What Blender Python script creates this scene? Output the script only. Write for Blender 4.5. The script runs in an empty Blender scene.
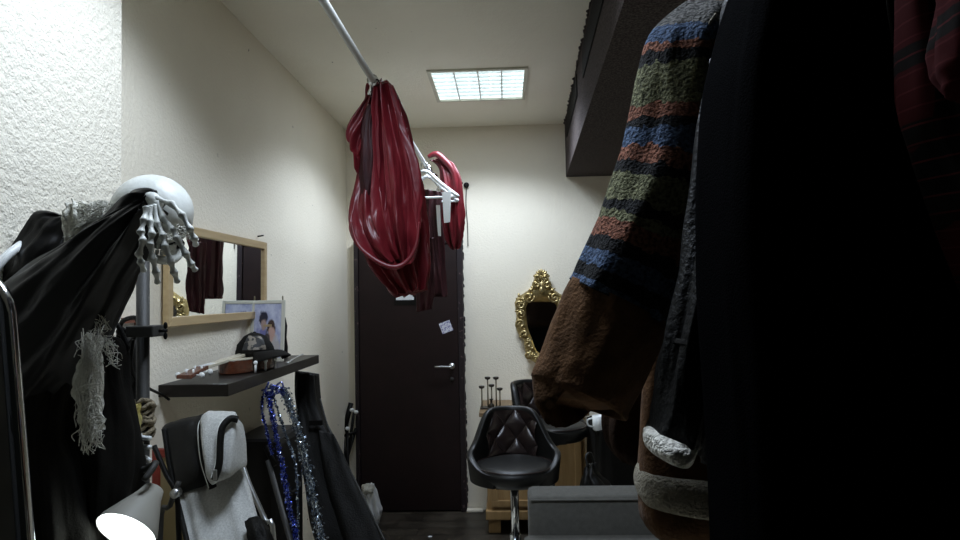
import bpy, bmesh, math, random
from math import sin, cos, pi, radians
from mathutils import Vector as V, Matrix, noise
random.seed(7)
SC = bpy.context.scene
COL = SC.collection
R = random.uniform

# ---------------------------------------------------------------- camera
CAM = V((0, 0, 1.65)); FPX = 640.0
YAW, PITCH, ROLL = .0383, .0398, .020
fw = V((-sin(YAW)*cos(PITCH), cos(YAW)*cos(PITCH), sin(PITCH)))
r0 = V((cos(YAW), sin(YAW), 0)); u0 = r0.cross(fw)
rt = r0*cos(ROLL) - u0*sin(ROLL); up = u0*cos(ROLL) + r0*sin(ROLL)
cd = bpy.data.cameras.new('camera'); cam = bpy.data.objects.new('camera', cd); COL.objects.link(cam)
M = Matrix((rt, up, -fw)).transposed().to_4x4(); M.translation = CAM
cam.matrix_world = M; cd.lens = FPX/960*36; cd.sensor_width = 36; cd.clip_start = .02
SC.camera = cam

def ray(px, py): return fw + rt*((px-480)/FPX) + up*((270-py)/FPX)
def P(px, py, Y):
    d = ray(px, py); return CAM + d*(Y/d.y)
def PX(px, py, X):
    d = ray(px, py); return CAM + d*(X/d.x)
def PZ(px, py, z):
    d = ray(px, py); return CAM + d*((z-1.65)/d.z)

# ---------------------------------------------------------------- materials
def new_mat(name):
    m = bpy.data.materials.new(name); m.use_nodes = True
    nt = m.node_tree; b = nt.nodes['Principled BSDF']
    return m, nt, b
def coord(nt, kind='Object'):
    return nt.nodes.new('ShaderNodeTexCoord').outputs[kind]
def noise_tex(nt, vec, scale, detail=4, rough=.55):
    n = nt.nodes.new('ShaderNodeTexNoise'); n.inputs['Scale'].default_value = scale
    n.inputs['Detail'].default_value = detail; n.inputs['Roughness'].default_value = rough
    nt.links.new(vec, n.inputs['Vector']); return n
def ramp(nt, fac, stops, const=False):
    r = nt.nodes.new('ShaderNodeValToRGB'); e = r.color_ramp.elements
    if const: r.color_ramp.interpolation = 'CONSTANT'
    e[0].position, e[0].color = stops[0][0], (*stops[0][1], 1)
    e[1].position, e[1].color = stops[-1][0], (*stops[-1][1], 1)
    for p, c in stops[1:-1]:
        k = e.new(p); k.color = (*c, 1)
    nt.links.new(fac, r.inputs['Fac']); return r.outputs['Color']
def bump(nt, b, h, strength, dist=.01, prev=None):
    n = nt.nodes.new('ShaderNodeBump'); n.inputs['Strength'].default_value = strength
    n.inputs['Distance'].default_value = dist; nt.links.new(h, n.inputs['Height'])
    if prev: nt.links.new(prev, n.inputs['Normal'])
    nt.links.new(n.outputs['Normal'], b.inputs['Normal']); return n.outputs['Normal']
def mix(nt, fac, a, b2):
    n = nt.nodes.new('ShaderNodeMix'); n.data_type = 'RGBA'
    nt.links.new(fac, n.inputs['Factor'])
    for s, k in ((a, 6), (b2, 7)):
        if isinstance(s, tuple): n.inputs[k].default_value = (*s, 1)
        else: nt.links.new(s, n.inputs[k])
    return n.outputs[2]
def mat(name, col, rough=.6, metal=0, col2=None, ns=8, bs=0, bscale=60, bdist=.01, sheen=0, spec=.5, coat=0):
    m, nt, b = new_mat(name)
    b.inputs['Base Color'].default_value = (*col, 1); b.inputs['Roughness'].default_value = rough
    b.inputs['Metallic'].default_value = metal; b.inputs['Specular IOR Level'].default_value = spec
    if sheen:
        b.inputs['Sheen Weight'].default_value = sheen; b.inputs['Sheen Roughness'].default_value = .4
    if coat: b.inputs['Coat Weight'].default_value = coat
    co = coord(nt)
    if col2:
        n = noise_tex(nt, co, ns)
        c = ramp(nt, n.outputs['Fac'], [(.35, col), (.68, col2)])
        nt.links.new(c, b.inputs['Base Color'])
    if bs:
        n2 = noise_tex(nt, co, bscale, 3); bump(nt, b, n2.outputs['Fac'], bs, bdist)
    return m
def wood(name, c1, c2, scale=3, rough=.4, axis='Z', stretch=12):
    m, nt, b = new_mat(name); co = coord(nt)
    mp = nt.nodes.new('ShaderNodeMapping'); s = [scale*stretch]*3; s['XYZ'.index(axis)] = scale
    mp.inputs['Scale'].default_value = s; nt.links.new(co, mp.inputs['Vector'])
    n = noise_tex(nt, mp.outputs['Vector'], 1, 5)
    c = ramp(nt, n.outputs['Fac'], [(.3, c1), (.7, c2)]); nt.links.new(c, b.inputs['Base Color'])
    b.inputs['Roughness'].default_value = rough; bump(nt, b, n.outputs['Fac'], .15, .004)
    return m
def plaster(name, col, col2, big, fine):
    m, nt, b = new_mat(name); co = coord(nt)
    n = noise_tex(nt, co, 1.6, 5); c = ramp(nt, n.outputs['Fac'], [(.35, col), (.7, col2)])
    sp = noise_tex(nt, co, 23, 2); s2 = ramp(nt, sp.outputs['Fac'], [(.77, (0, 0, 0)), (.80, (1, 1, 1))])
    c = mix(nt, s2, c, (.25, .22, .18)); nt.links.new(c, b.inputs['Base Color'])
    b.inputs['Roughness'].default_value = .85
    v = noise_tex(nt, co, big[0], 3); p = bump(nt, b, v.outputs['Fac'], big[1], .02)
    v2 = noise_tex(nt, co, fine[0], 2); bump(nt, b, v2.outputs['Fac'], fine[1], .008, p)
    return m

MT = {}
MT['wall'] = plaster('white_wall_plaster', (.85, .79, .65), (.81, .75, .61), (70, .2), (200, .2))
MT['stucco'] = plaster('rough_stucco', (.85, .80, .67), (.81, .76, .63), (55, .4), (150, .4))
MT['ceil'] = plaster('ceiling_paint', (.93, .89, .77), (.88, .84, .72), (30, .1), (120, .12))
MT['carpet'] = mat('grey_acoustic_carpet', (.032, .026, .023), .95, col2=(.115, .097, .092), ns=130, bs=.5, bscale=300, spec=.05)
MT['bounce_stop'] = mat('dark_bounce_stop', (.03, .03, .028), .95, bs=.3, bscale=200)
MT['cream'] = mat('cream_metal', (.62, .60, .50), .45)
MT['white_enamel'] = mat('white_enamel', (.82, .85, .84), .35)
MT['chrome'] = mat('chrome', (.62, .64, .66), .12, 1)
MT['steel'] = mat('brushed_steel', (.55, .56, .56), .32, 1, bs=.08, bscale=90)
MT['dullsteel'] = mat('dull_grey_steel', (.040, .039, .035), .55, bs=.1, bscale=120, spec=.3)
MT['white_plastic'] = mat('white_plastic', (.78, .80, .77), .4)
MT['black_plastic'] = mat('black_plastic', (.0065, .006, .005), .5, spec=.15)
MT['blackcloth'] = mat('black_cloth', (.0052, .0047, .0036), .85, col2=(.010, .009, .007), ns=6, bs=.25, bscale=260, spec=.12)
MT['blacksatin'] = mat('black_satin', (.0042, .0038, .003), .42, col2=(.0065, .006, .0048), ns=5, bs=.08, bscale=40, spec=.25)
MT['blacknylon'] = mat('black_nylon', (.0045, .0042, .0033), .55, col2=(.008, .0075, .006), ns=12, bs=.3, bscale=140, spec=.14)
MT['leather'] = mat('black_leatherette', (.009, .0088, .0078), .40, bs=.12, bscale=240, spec=.28)
MT['quilt'] = mat('brown_gloss_vinyl', (.026, .017, .015), .24, bs=.05, bscale=160)
MT['satin_red'] = mat('burgundy_satin', (.155, .0125, .018), .36, col2=(.095, .007, .0105), ns=7, bs=.12, bscale=35, spec=.42)
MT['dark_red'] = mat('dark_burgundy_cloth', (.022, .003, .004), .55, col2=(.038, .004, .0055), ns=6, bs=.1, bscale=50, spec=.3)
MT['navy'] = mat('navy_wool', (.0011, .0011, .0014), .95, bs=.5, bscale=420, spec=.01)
MT['suede'] = mat('brown_suede', (.15, .078, .037), .95, col2=(.08, .042, .02), ns=22, bs=.4, bscale=160, sheen=.05, spec=.05)
MT['dark_suede'] = mat('dark_brown_suede', (.032, .018, .011), .95, col2=(.02, .012, .008), ns=18, bs=.4, bscale=160, spec=.05)
MT['sherpa'] = mat('cream_sherpa', (.95, .92, .82), .95, col2=(.85, .82, .72), ns=60, bs=.9, bscale=130, bdist=.015)
MT['fur'] = mat('grey_fur_trim', (.42, .38, .28), .95, col2=(.28, .25, .19), ns=90, bs=1, bscale=190, bdist=.015)
MT['blackdenim'] = mat('black_leather_jacket', (.0045, .0045, .004), .5, bs=.4, bscale=120, spec=.2)
MT['bone'] = mat('bone_plastic', (.72, .74, .69), .45, col2=(.60, .61, .55), ns=14, bs=.15, bscale=40)
MT['bonedark'] = mat('bone_socket', (.03, .03, .026), .8)
MT['gauze'] = mat('frayed_gauze', (.74, .73, .64), .95, col2=(.52, .51, .44), ns=40, bs=.6, bscale=200)
MT['oakframe'] = wood('pale_oak_frame', (.42, .30, .15), (.52, .39, .21), 4, .4, 'Y')
MT['mirror'] = mat('mirror_glass', (.92, .95, .94), .01, 1)
MT['darkmirror'] = mat('dark_mirror_glass', (.30, .30, .32), .06, 1, col2=(.16, .16, .17), ns=9)  # mirror tint mottled between two dark greys
MT['gold'] = mat('antique_gold', (.58, .47, .24), .34, .85, col2=(.36, .27, .11), ns=30, bs=.2, bscale=80)
MT['shelf'] = mat('black_brown_shelf', (.0075, .006, .0045), .4, col2=(.012, .0095, .007), ns=20, spec=.22)
MT['pine'] = wood('varnished_pine', (.27, .155, .055), (.42, .27, .115), 2.5, .4, 'Z', 9)
MT['pinetop'] = wood('worn_pine_top', (.16, .10, .05), (.24, .16, .08), 3, .45, 'X')
MT['sofa'] = mat('grey_upholstery', (.10, .097, .085), .95, col2=(.12, .117, .104), ns=40, bs=.35, bscale=320, sheen=.08, spec=.1)
MT['heather'] = mat('heather_grey_fabric', (.44, .445, .42), .9, col2=(.60, .605, .575), ns=170, bs=.4, bscale=300)
MT['mahog'] = wood('mahogany', (.075, .022, .011), (.13, .042, .02), 6, .22, 'Y')
MT['spruce'] = wood('pale_soundboard', (.55, .50, .38), (.62, .57, .45), 8, .25, 'Y')
MT['redpaint'] = mat('red_painted_wood', (.20, .022, .012), .5)
MT['yellow'] = mat('yellow_cloth', (.42, .33, .07), .8, col2=(.5, .45, .2), ns=20, bs=.3, bscale=70)
MT['tan'] = mat('tan_board', (.30, .24, .12), .7)
MT['rope'] = mat('hemp_rope', (.24, .20, .13), .9, bs=.8, bscale=150)
MT['paper'] = mat('white_paper', (.78, .80, .80), .7)
MT['brownframe'] = mat('red_brown_frame', (.16, .055, .03), .5)
MT['lampgrey'] = mat('grey_lamp_enamel', (.30, .29, .25), .5, spec=.3)
MT['candlestick'] = mat('dark_bronze', (.035, .028, .02), .45, .4)
MT['stemsilver'] = mat('tarnished_brass', (.25, .22, .15), .35, .8)

def m_door():
    m, nt, b = new_mat('dark_brown_door_paint'); co = coord(nt)
    n = noise_tex(nt, co, 9, 6, .7)
    c = ramp(nt, n.outputs['Fac'], [(.3, (.012, .006, .0055)), (.7, (.019, .0095, .0085))])
    n2 = noise_tex(nt, co, 16, 3); s = ramp(nt, n2.outputs['Fac'], [(.775, (0, 0, 0)), (.79, (1, 1, 1))])
    nt.links.new(mix(nt, s, c, (.10, .08, .07)), b.inputs['Base Color']); b.inputs['Roughness'].default_value = .55; b.inputs['Specular IOR Level'].default_value = .25
    bump(nt, b, n.outputs['Fac'], .12, .004); return m
MT['door'] = m_door()
def m_frame():
    m, nt, b = new_mat('chipped_maroon_frame'); co = coord(nt)
    n2 = noise_tex(nt, co, 30, 4); s = ramp(nt, n2.outputs['Fac'], [(.64, (0, 0, 0)), (.66, (1, 1, 1))])
    nt.links.new(mix(nt, s, (.012, .006, .0075), (.13, .085, .085)), b.inputs['Base Color'])
    b.inputs['Roughness'].default_value = .5; return m
MT['doorframe'] = m_frame()
def m_floor():
    m, nt, b = new_mat('dark_plank_floor'); co = coord(nt)
    br = nt.nodes.new('ShaderNodeTexBrick'); mp = nt.nodes.new('ShaderNodeMapping')
    nt.links.new(co, mp.inputs['Vector']); nt.links.new(mp.outputs['Vector'], br.inputs['Vector'])
    br.inputs['Scale'].default_value = 1; br.inputs['Brick Width'].default_value = 1.3; br.inputs['Row Height'].default_value = .14
    br.inputs['Mortar Size'].default_value = .003
    br.inputs['Color1'].default_value = (.050, .040, .028, 1); br.inputs['Color2'].default_value = (.075, .062, .045, 1)
    br.inputs['Mortar'].default_value = (.006, .005, .004, 1)
    n = noise_tex(nt, co, 5, 6, .7); w = ramp(nt, n.outputs['Fac'], [(.42, (.45, .45, .45)), (.75, (1.3, 1.3, 1.3))])
    mu = nt.nodes.new('ShaderNodeMix'); mu.data_type = 'RGBA'; mu.blend_type = 'MULTIPLY'; mu.inputs[0].default_value = 1
    nt.links.new(br.outputs['Color'], mu.inputs[6]); nt.links.new(w, mu.inputs[7])
    nt.links.new(mu.outputs[2], b.inputs['Base Color'])
    rr = ramp(nt, n.outputs['Fac'], [(.3, (.28, .28, .28)), (.8, (.6, .6, .6))]); nt.links.new(rr, b.inputs['Roughness'])
    bump(nt, b, br.outputs['Fac'], .3, -.004); return m
MT['floor'] = m_floor()
def m_emit(name, col, s):
    m, nt, b = new_mat(name); b.inputs['Base Color'].default_value = (.8, .8, .8, 1)
    b.inputs['Emission Color'].default_value = (*col, 1); b.inputs['Emission Strength'].default_value = s; return m
MT['lamp_lit'] = m_emit('lit_fluorescent_reflector', (.78, .95, 1.0), .72)
MT['tube_lit'] = m_emit('lit_fluorescent_tube', (.80, .97, 1.0), 3.0)
MT['bulb'] = m_emit('lit_bulb', (.9, 1, 1), 3.0)
def m_stripes():
    m, nt, b = new_mat('striped_multicolour_knit'); tc = nt.nodes.new('ShaderNodeTexCoord')
    sx = nt.nodes.new('ShaderNodeSeparateXYZ'); nt.links.new(tc.outputs['UV'], sx.inputs[0])
    n = noise_tex(nt, tc.outputs['Object'], 45, 3)
    ad = nt.nodes.new('ShaderNodeMath'); ad.operation = 'MULTIPLY_ADD'; ad.inputs[1].default_value = .045; ad.inputs[2].default_value = -.022
    nt.links.new(n.outputs['Fac'], ad.inputs[0])
    a2 = nt.nodes.new('ShaderNodeMath'); nt.links.new(sx.outputs['Y'], a2.inputs[0]); nt.links.new(ad.outputs[0], a2.inputs[1])
    bl, dk, og, gr, tn, gy = (.085, .125, .205), (.022, .022, .022), (.26, .11, .07), (.19, .19, .105), (.18, .135, .09), (.15, .145, .135)
    c = ramp(nt, a2.outputs[0], [(0, tn), (.08, gy), (.21, bl), (.265, og), (.285, dk), (.32, gr), (.40, gr), (.435, og), (.475, dk), (.50, bl), (.55, og),
         (.59, dk), (.62, gr), (.69, dk), (.72, gr), (.745, og), (.79, dk), (.83, bl), (.88, dk), (.94, bl), (.985, dk)], True)
    n2 = noise_tex(nt, tc.outputs['Object'], 190, 2); k = ramp(nt, n2.outputs['Fac'], [(.36, (.35, .35, .35)), (.62, (1.35, 1.35, 1.35))])
    mu = nt.nodes.new('ShaderNodeMix'); mu.data_type = 'RGBA'; mu.blend_type = 'MULTIPLY'; mu.inputs[0].default_value = 1
    nt.links.new(c, mu.inputs[6]); nt.links.new(k, mu.inputs[7]); nt.links.new(mu.outputs[2], b.inputs['Base Color'])
    b.inputs['Roughness'].default_value = .95; b.inputs['Sheen Weight'].default_value = .06; b.inputs['Specular IOR Level'].default_value = .05
    bump(nt, b, n2.outputs['Fac'], .9, .012); return m
MT['stripes'] = m_stripes()
def m_plaid():
    m, nt, b = new_mat('red_tartan_flannel'); tc = nt.nodes.new('ShaderNodeTexCoord')
    sx = nt.nodes.new('ShaderNodeSeparateXYZ'); nt.links.new(tc.outputs['Object'], sx.inputs[0])
    def st(o, sc, lo):
        a = nt.nodes.new('ShaderNodeMath'); a.operation = 'MULTIPLY'; a.inputs[1].default_value = sc; nt.links.new(o, a.inputs[0])
        s = nt.nodes.new('ShaderNodeMath'); s.operation = 'SINE'; nt.links.new(a.outputs[0], s.inputs[0])
        return ramp(nt, s.outputs[0], [(lo, (0, 0, 0)), (lo+.08, (1, 1, 1))])
    c = mix(nt, st(sx.outputs['X'], 110, .25), (.036, .005, .005), (.006, .005, .0045))
    c = mix(nt, st(sx.outputs['Z'], 95, .55), c, (.008, .006, .005))
    c = mix(nt, st(sx.outputs['Z'], 420, .9), c, (.06, .012, .012))
    nt.links.new(c, b.inputs['Base Color']); b.inputs['Roughness'].default_value = .95; b.inputs['Specular IOR Level'].default_value = .05
    return m
MT['plaid'] = m_plaid()
def m_sequin(name, c1, c2, c3):
    m, nt, b = new_mat(name); co = coord(nt); v = nt.nodes.new('ShaderNodeTexVoronoi'); v.inputs['Scale'].default_value = 160
    nt.links.new(co, v.inputs['Vector']); s = nt.nodes.new('ShaderNodeSeparateColor'); nt.links.new(v.outputs['Color'], s.inputs[0])
    nt.links.new(ramp(nt, s.outputs[0], [(0, c1), (.45, c2), (.85, c3)], True), b.inputs['Base Color'])
    b.inputs['Metallic'].default_value = .85; b.inputs['Roughness'].default_value = .25; return m
MT['seq_blue'] = m_sequin('blue_tinsel', (.03, .045, .22), (.13, .18, .62), (.6, .66, .9))
MT['seq_silver'] = m_sequin('silver_blue_tinsel', (.14, .17, .21), (.34, .40, .46), (.65, .70, .72))
def mul(nt, a, k):
    n = nt.nodes.new('ShaderNodeMath'); n.operation = 'MULTIPLY'; n.inputs[1].default_value = k; nt.links.new(a, n.inputs[0]); return n.outputs[0]
def m_photo():
    m, nt, b = new_mat('printed_photo'); co = coord(nt, 'UV')
    n = noise_tex(nt, co, 5, 3); c = ramp(nt, n.outputs['Fac'], [(.35, (.36, .38, .56)), (.65, (.60, .62, .74))])
    wv = noise_tex(nt, co, 7, 2)
    for (u, v, ru, rv, col) in ((.30, .25, .30, .34, (.20, .20, .42)), (.66, .16, .34, .30, (.50, .46, .46)), (.34, .72, .17, .15, (.03, .03, .05)), (.36, .62, .12, .10, (.42, .30, .26)), (.62, .56, .17, .15, (.07, .045, .04)), (.64, .44, .13, .15, (.56, .36, .30)), (.50, .30, .10, .22, (.08, .06, .06))):
        mp = nt.nodes.new('ShaderNodeMapping'); mp.inputs['Location'].default_value = (-u/ru, -v/rv, 0); mp.inputs['Scale'].default_value = (1/ru, 1/rv, 0)
        nt.links.new(co, mp.inputs['Vector']); ln = nt.nodes.new('ShaderNodeVectorMath'); ln.operation = 'LENGTH'; nt.links.new(mp.outputs['Vector'], ln.inputs[0])
        ad = nt.nodes.new('ShaderNodeMath'); nt.links.new(ln.outputs['Value'], ad.inputs[0]); nt.links.new(wv.outputs['Fac'], ad.inputs[1])
        c = mix(nt, ramp(nt, mul(nt, ad.outputs[0], .6), [(.76, (1, 1, 1)), (.94, (0, 0, 0))]), c, col)
    nt.links.new(c, b.inputs['Base Color']); b.inputs['Roughness'].default_value = .2; return m
MT['photo'] = m_photo()
def m_print(name, base, ink, sc, lo):
    m, nt, b = new_mat(name); co = coord(nt); n = noise_tex(nt, co, sc, 2)
    s = ramp(nt, n.outputs['Fac'], [(lo, (0, 0, 0)), (lo+.04, (1, 1, 1))])
    nt.links.new(mix(nt, s, base, ink), b.inputs['Base Color']); b.inputs['Roughness'].default_value = .6; return m
MT['sticker'] = m_print('printed_sticker', (.68, .68, .74), (.22, .22, .42), 70, .52)
MT['capprint'] = m_print('cap_front_print', (.012, .012, .012), (.20, .17, .13), 28, .52)

# ---------------------------------------------------------------- mesh builder
def catmull(a, b, c, d, t):
    return .5*((2*b)+(c-a)*t+(2*a-5*b+4*c-d)*t*t+(3*b-a-3*c+d)*t**3)
def interp(vals, n):
    m = len(vals)
    if m == 2: return [vals[0]+(vals[1]-vals[0])*(i/(n-1)) for i in range(n)]
    out = []
    for i in range(n):
        x = i/(n-1)*(m-1); k = min(int(x), m-2); t = x-k
        g = lambda j: vals[max(0, min(m-1, j))]
        out.append(catmull(g(k-1), g(k), g(k+1), g(k+2), t))
    return out
def spow(c, e): return math.copysign(abs(c)**(2/e), c)

class MB:
    def __init__(s): s.v = []; s.f = []; s.uv = {}
    def add(s, vs, fs):
        o = len(s.v); s.v += [V(p) for p in vs]; s.f += [tuple(i+o for i in q) for q in fs]; return o
    def box(s, c, size, rot=None):
        c = V(c); h = V(size)/2; vs = []
        for x in (-1, 1):
            for y in (-1, 1):
                for z in (-1, 1):
                    p = V((x*h.x, y*h.y, z*h.z)); vs.append(c+(rot @ p if rot else p))
        s.add(vs, [(0, 1, 3, 2), (4, 6, 7, 5), (0, 4, 5, 1), (2, 3, 7, 6), (0, 2, 6, 4), (1, 5, 7, 3)]); return s
    def bx(s, a, b):
        a, b = V(a), V(b); return s.box((a+b)/2, b-a)
    def prism(s, poly, ext):
        n = len(poly); ext = V(ext)
        s.add([V(p) for p in poly]+[V(p)+ext for p in poly],
              [tuple(range(n))[::-1], tuple(range(n, 2*n))]+[(i, (i+1) % n, n+(i+1) % n, n+i) for i in range(n)]); return s
    def tube(s, pts, r, n=10, res=0, closed=False, cap=True):
        pts = [V(p) for p in pts]; m = len(pts)
        rs = list(r) if isinstance(r, (list, tuple)) else [r]*m
        if res:
            k = (m-1)*res+1; pts = interp(pts, k); rs = [max(.0003, q) for q in interp(rs, k)]; m = k
        t0 = (pts[1]-pts[0]).normalized(); a = V((0, 0, 1)) if abs(t0.z) < .9 else V((1, 0, 0))
        nrm = t0.cross(a).normalized(); vs = []
        for i in range(m):
            if closed: t = pts[(i+1) % m]-pts[i-1]
            else: t = pts[min(i+1, m-1)]-pts[max(i-1, 0)]
            t.normalize(); nrm = (nrm-t*nrm.dot(t)).normalized(); bn = t.cross(nrm)
            for j in range(n):
                g = 2*pi*j/n; vs.append(pts[i]+(nrm*cos(g)+bn*sin(g))*rs[i])
        fs = [(i*n+j, i*n+(j+1) % n, (i+1) % m*n+(j+1) % n, (i+1) % m*n+j) for i in range(m if closed else m-1) for j in range(n)]
        if not closed and cap: fs += [tuple(range(n))[::-1], tuple(range((m-1)*n, m*n))]
        s.add(vs, fs); return s
    def lathe(s, prof, o=(0, 0, 0), n=32, axis=(0, 0, 1), cap=True):
        o = V(o); ax = V(axis).normalized(); a = V((1, 0, 0)) if abs(ax.x) < .9 else V((0, 1, 0))
        e1 = ax.cross(a).normalized(); e2 = ax.cross(e1); vs = []
        for r, z in prof:
            for j in range(n):
                g = 2*pi*j/n; vs.append(o+ax*z+(e1*cos(g)+e2*sin(g))*r)
        m = len(prof); fs = [(i*n+j, i*n+(j+1) % n, (i+1)*n+(j+1) % n, (i+1)*n+j) for i in range(m-1) for j in range(n)]
        if cap: fs += [tuple(range(n))[::-1], tuple(range((m-1)*n, m*n))]
        s.add(vs, fs); return s
    def ball(s, c, r, n=16, m=10, fn=None, rot=None):
        c = V(c); r = V((r, r, r)) if isinstance(r, (int, float)) else V(r); vs = []
        for i in range(1, m):
            a = pi*i/m
            for j in range(n):
                g = 2*pi*j/n; d = V((sin(a)*cos(g), sin(a)*sin(g), cos(a)))
                p = V((d.x*r.x, d.y*r.y, d.z*r.z))
                if fn: p = fn(d, p)
                vs.append(c+(rot @ p if rot else p))
        k = len(vs)
        for d in (V((0, 0, 1)), V((0, 0, -1))):
            p = V((0, 0, d.z*r.z)); p = fn(d, p) if fn else p; vs.append(c+(rot @ p if rot else p))
        fs = [(i*n+j, (i+1)*n+j, (i+1)*n+(j+1) % n, i*n+(j+1) % n) for i in range(m-2) for j in range(n)]
        fs += [(k, j, (j+1) % n) for j in range(n)]+[(k+1, (m-2)*n+(j+1) % n, (m-2)*n+j) for j in range(n)]
        s.add(vs, fs); return s
    def grid(s, fn, nu, nv):
        vs = [fn(i/(nu-1), j/(nv-1)) for j in range(nv) for i in range(nu)]
        o = s.add(vs, [(j*nu+i, j*nu+i+1, (j+1)*nu+i+1, (j+1)*nu+i) for j in range(nv-1) for i in range(nu-1)])
        for j in range(nv):
            for i in range(nu): s.uv[o+j*nu+i] = (i/(nu-1), j/(nv-1))
        return s
    def loft(s, rows, n=56, steps=36, fold=0, nf=7, wave=0, wf=3, e=2.3, seed=0, cap=True, sharp=0):
        """rows: (xl, yl, xr, yr, depth, thickness): a garment cross-section each; depth may be a pair"""
        Cs, As, Ts = [], [], []
        for xl, yl, xr, yr, Y, th in rows:
            Yl, Yr = Y if isinstance(Y, tuple) else (Y, Y)
            a, b = P(xl, yl, Yl), P(xr, yr, Yr); Cs.append((a+b)/2); As.append((b-a)/2); Ts.append(th)
        return s.rings(Cs, As, Ts, n, steps, fold, nf, wave, wf, e, seed, cap, sharp)
    def rings(s, Cs, As, Ts, n=56, steps=36, fold=0, nf=7, wave=0, wf=3, e=2.3, seed=0, cap=True, sharp=0):
        Cs, As, Ts = interp(Cs, steps), interp(As, steps), interp(Ts, steps); vs = []; uvs = []
        for i in range(steps):
            v = i/(steps-1); ax = Cs[min(i+1, steps-1)]-Cs[max(i-1, 0)]; A = As[i]
            B = ax.cross(A)
            if B.length < 1e-9: B = V((0, 1, 0))
            B.normalize(); An = A.normalized() if A.length > 1e-9 else V((1, 0, 0))
            for j in range(n):
                t = 2*pi*j/n; x, y = spow(cos(t), e), spow(sin(t), e)
                p = Cs[i]+A*x+B*(Ts[i]/2*y)
                if wave:
                    p += B*wave*(sin(wf*pi*x+seed+2.2*noise.noise(V((seed, v*2.3, 0))))+.7*noise.noise(V((x*2.1, v*3, seed))))
                if fold:
                    ph = nf*t+seed+3.5*noise.noise(V((seed, v*1.6, 1)))+(1.2*noise.noise(V((x*2, v*2.5, seed+7))) if sharp else 0)
                    d = fold*(.6*((1-sharp)*sin(ph)+sharp*(1-2*abs(sin(.5*ph))))+noise.noise(V((x*2.6, y*2.6, v*3.2+seed)))+.5*noise.noise(V((x*7, y*7, v*7+seed))))
                    p += (An*x*.7+B*y).normalized()*d
                vs.append(p); uvs.append((j/n, v))
        fs = [(i*n+j, i*n+(j+1) % n, (i+1)*n+(j+1) % n, (i+1)*n+j) for i in range(steps-1) for j in range(n)]
        if cap:
            c0 = sum((vs[j] for j in range(n)), V())/n; c1 = sum((vs[(steps-1)*n+j] for j in range(n)), V())/n
            k = len(vs); vs += [c0, c1]; uvs += [(.5, 0), (.5, 1)]
            fs += [(k, (j+1) % n, j) for j in range(n)]+[(k+1, (steps-1)*n+j, (steps-1)*n+(j+1) % n) for j in range(n)]
        o = s.add(vs, fs)
        for q, w in enumerate(uvs): s.uv[o+q] = w
        return s
    def build(s, name, m, parent=None, smooth=True, bevel=0, sub=0, loc=None):
        base = V((0, 0, 0))
        if parent is not None:
            q = parent
            while q is not None: base += q.location; q = q.parent
        if loc is not None: base = V(loc)
        me = bpy.data.meshes.new(name); me.from_pydata([p-base for p in s.v], [], s.f)
        if s.uv:
            ul = me.uv_layers.new(name='map')
            for lp in me.loops: ul.data[lp.index].uv = s.uv.get(lp.vertex_index, (0, 0))
        bm = bmesh.new(); bm.from_mesh(me); bmesh.ops.recalc_face_normals(bm, faces=bm.faces); bm.to_mesh(me); bm.free()
        for p in me.polygons: p.use_smooth = smooth
        o = bpy.data.objects.new(name, me); COL.objects.link(o); me.materials.append(MT[m] if isinstance(m, str) else m)
        if parent is not None: o.parent = parent
        elif loc is not None: o.location = base
        if bevel:
            b = o.modifiers.new('bevel', 'BEVEL'); b.width = bevel; b.segments = 2; b.limit_method = 'ANGLE'
        if sub:
            b = o.modifiers.new('sub', 'SUBSURF'); b.levels = sub; b.render_levels = sub
        return o

def tag(o, label, cat, group=None, kind=None):
    o['label'] = label; o['category'] = cat
    if group: o['group'] = group
    if kind: o['kind'] = kind
    return o
def thing(name, label, cat, base, group=None):
    o = bpy.data.objects.new(name, None); COL.objects.link(o); o.location = V(base); o.empty_display_size = .05
    return tag(o, label, cat, group)
def copy_tree(o, parent=None):
    c = o.copy(); COL.objects.link(c)
    if parent: c.parent = parent
    for ch in list(o.children): copy_tree(ch, c)
    return c
def struct(name, mb, m, label, cat, **k):
    return tag(mb.build(name, m, **k), label, cat, kind='structure')

# ---------------------------------------------------------------- room
XL, XR, YB, H = -1.24, 2.3, 5.0, 2.985
XP = -1.135                      # projecting stretch of the side wall and where it ends
YP = PX(121, 270, XP).y; YD = 1.15
YN = -.9
struct('floor', MB().bx((XL-.2, YN, -.1), (XR+.2, YB+.2, 0)), 'floor', 'dark worn wooden plank floor', 'floor', smooth=False)
struct('wall_back', MB().bx((XL-.2, YB, 0), (XR+.2, YB+.2, H)), 'wall', 'white plastered wall around the dark door', 'wall', smooth=False)
struct('wall_left', MB().bx((XL-.2, YP, 0), (XL, YB, H)), 'wall', 'white plastered side wall behind the shelf', 'wall', smooth=False)
struct('trim_1', MB().bx((XL-.2, YD, 0), (XP, YP, H)), 'stucco', 'projecting stretch of rough white stucco wall behind the skeleton', 'wall', smooth=False)
struct('wall_right', MB().bx((XR, YN, 0), (XR+.2, YB, H)), 'wall', 'unseen side wall behind the coats, made white to bounce light', 'wall', smooth=False)  # out of view; white chosen to bounce light up to the ceiling
struct('trim_3', MB().bx((XL-.2, YN, 0), (XP, YD, H)), 'bounce_stop', 'unseen near stretch of side wall, darkened to stop bounced light', 'wall', smooth=False)  # out-of-view wall stretch, darkened to keep bounced light off the coats
bounce_rug = MB().bx((-1.12, .5, 0), (2.2, 3.78, .006)); tag(bounce_rug.build('bounce_rug', mat('pale_bounce_rug', (.82, .76, .62), .95, col2=(.76, .70, .56), ns=30, bs=.3, bscale=200), smooth=False, loc=(.4, 2.0, 0)), 'unseen pale floor mat added to bounce light up to the ceiling', 'bounce_rug')  # unseen pale floor covering, added to bounce light up to the ceiling
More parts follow.
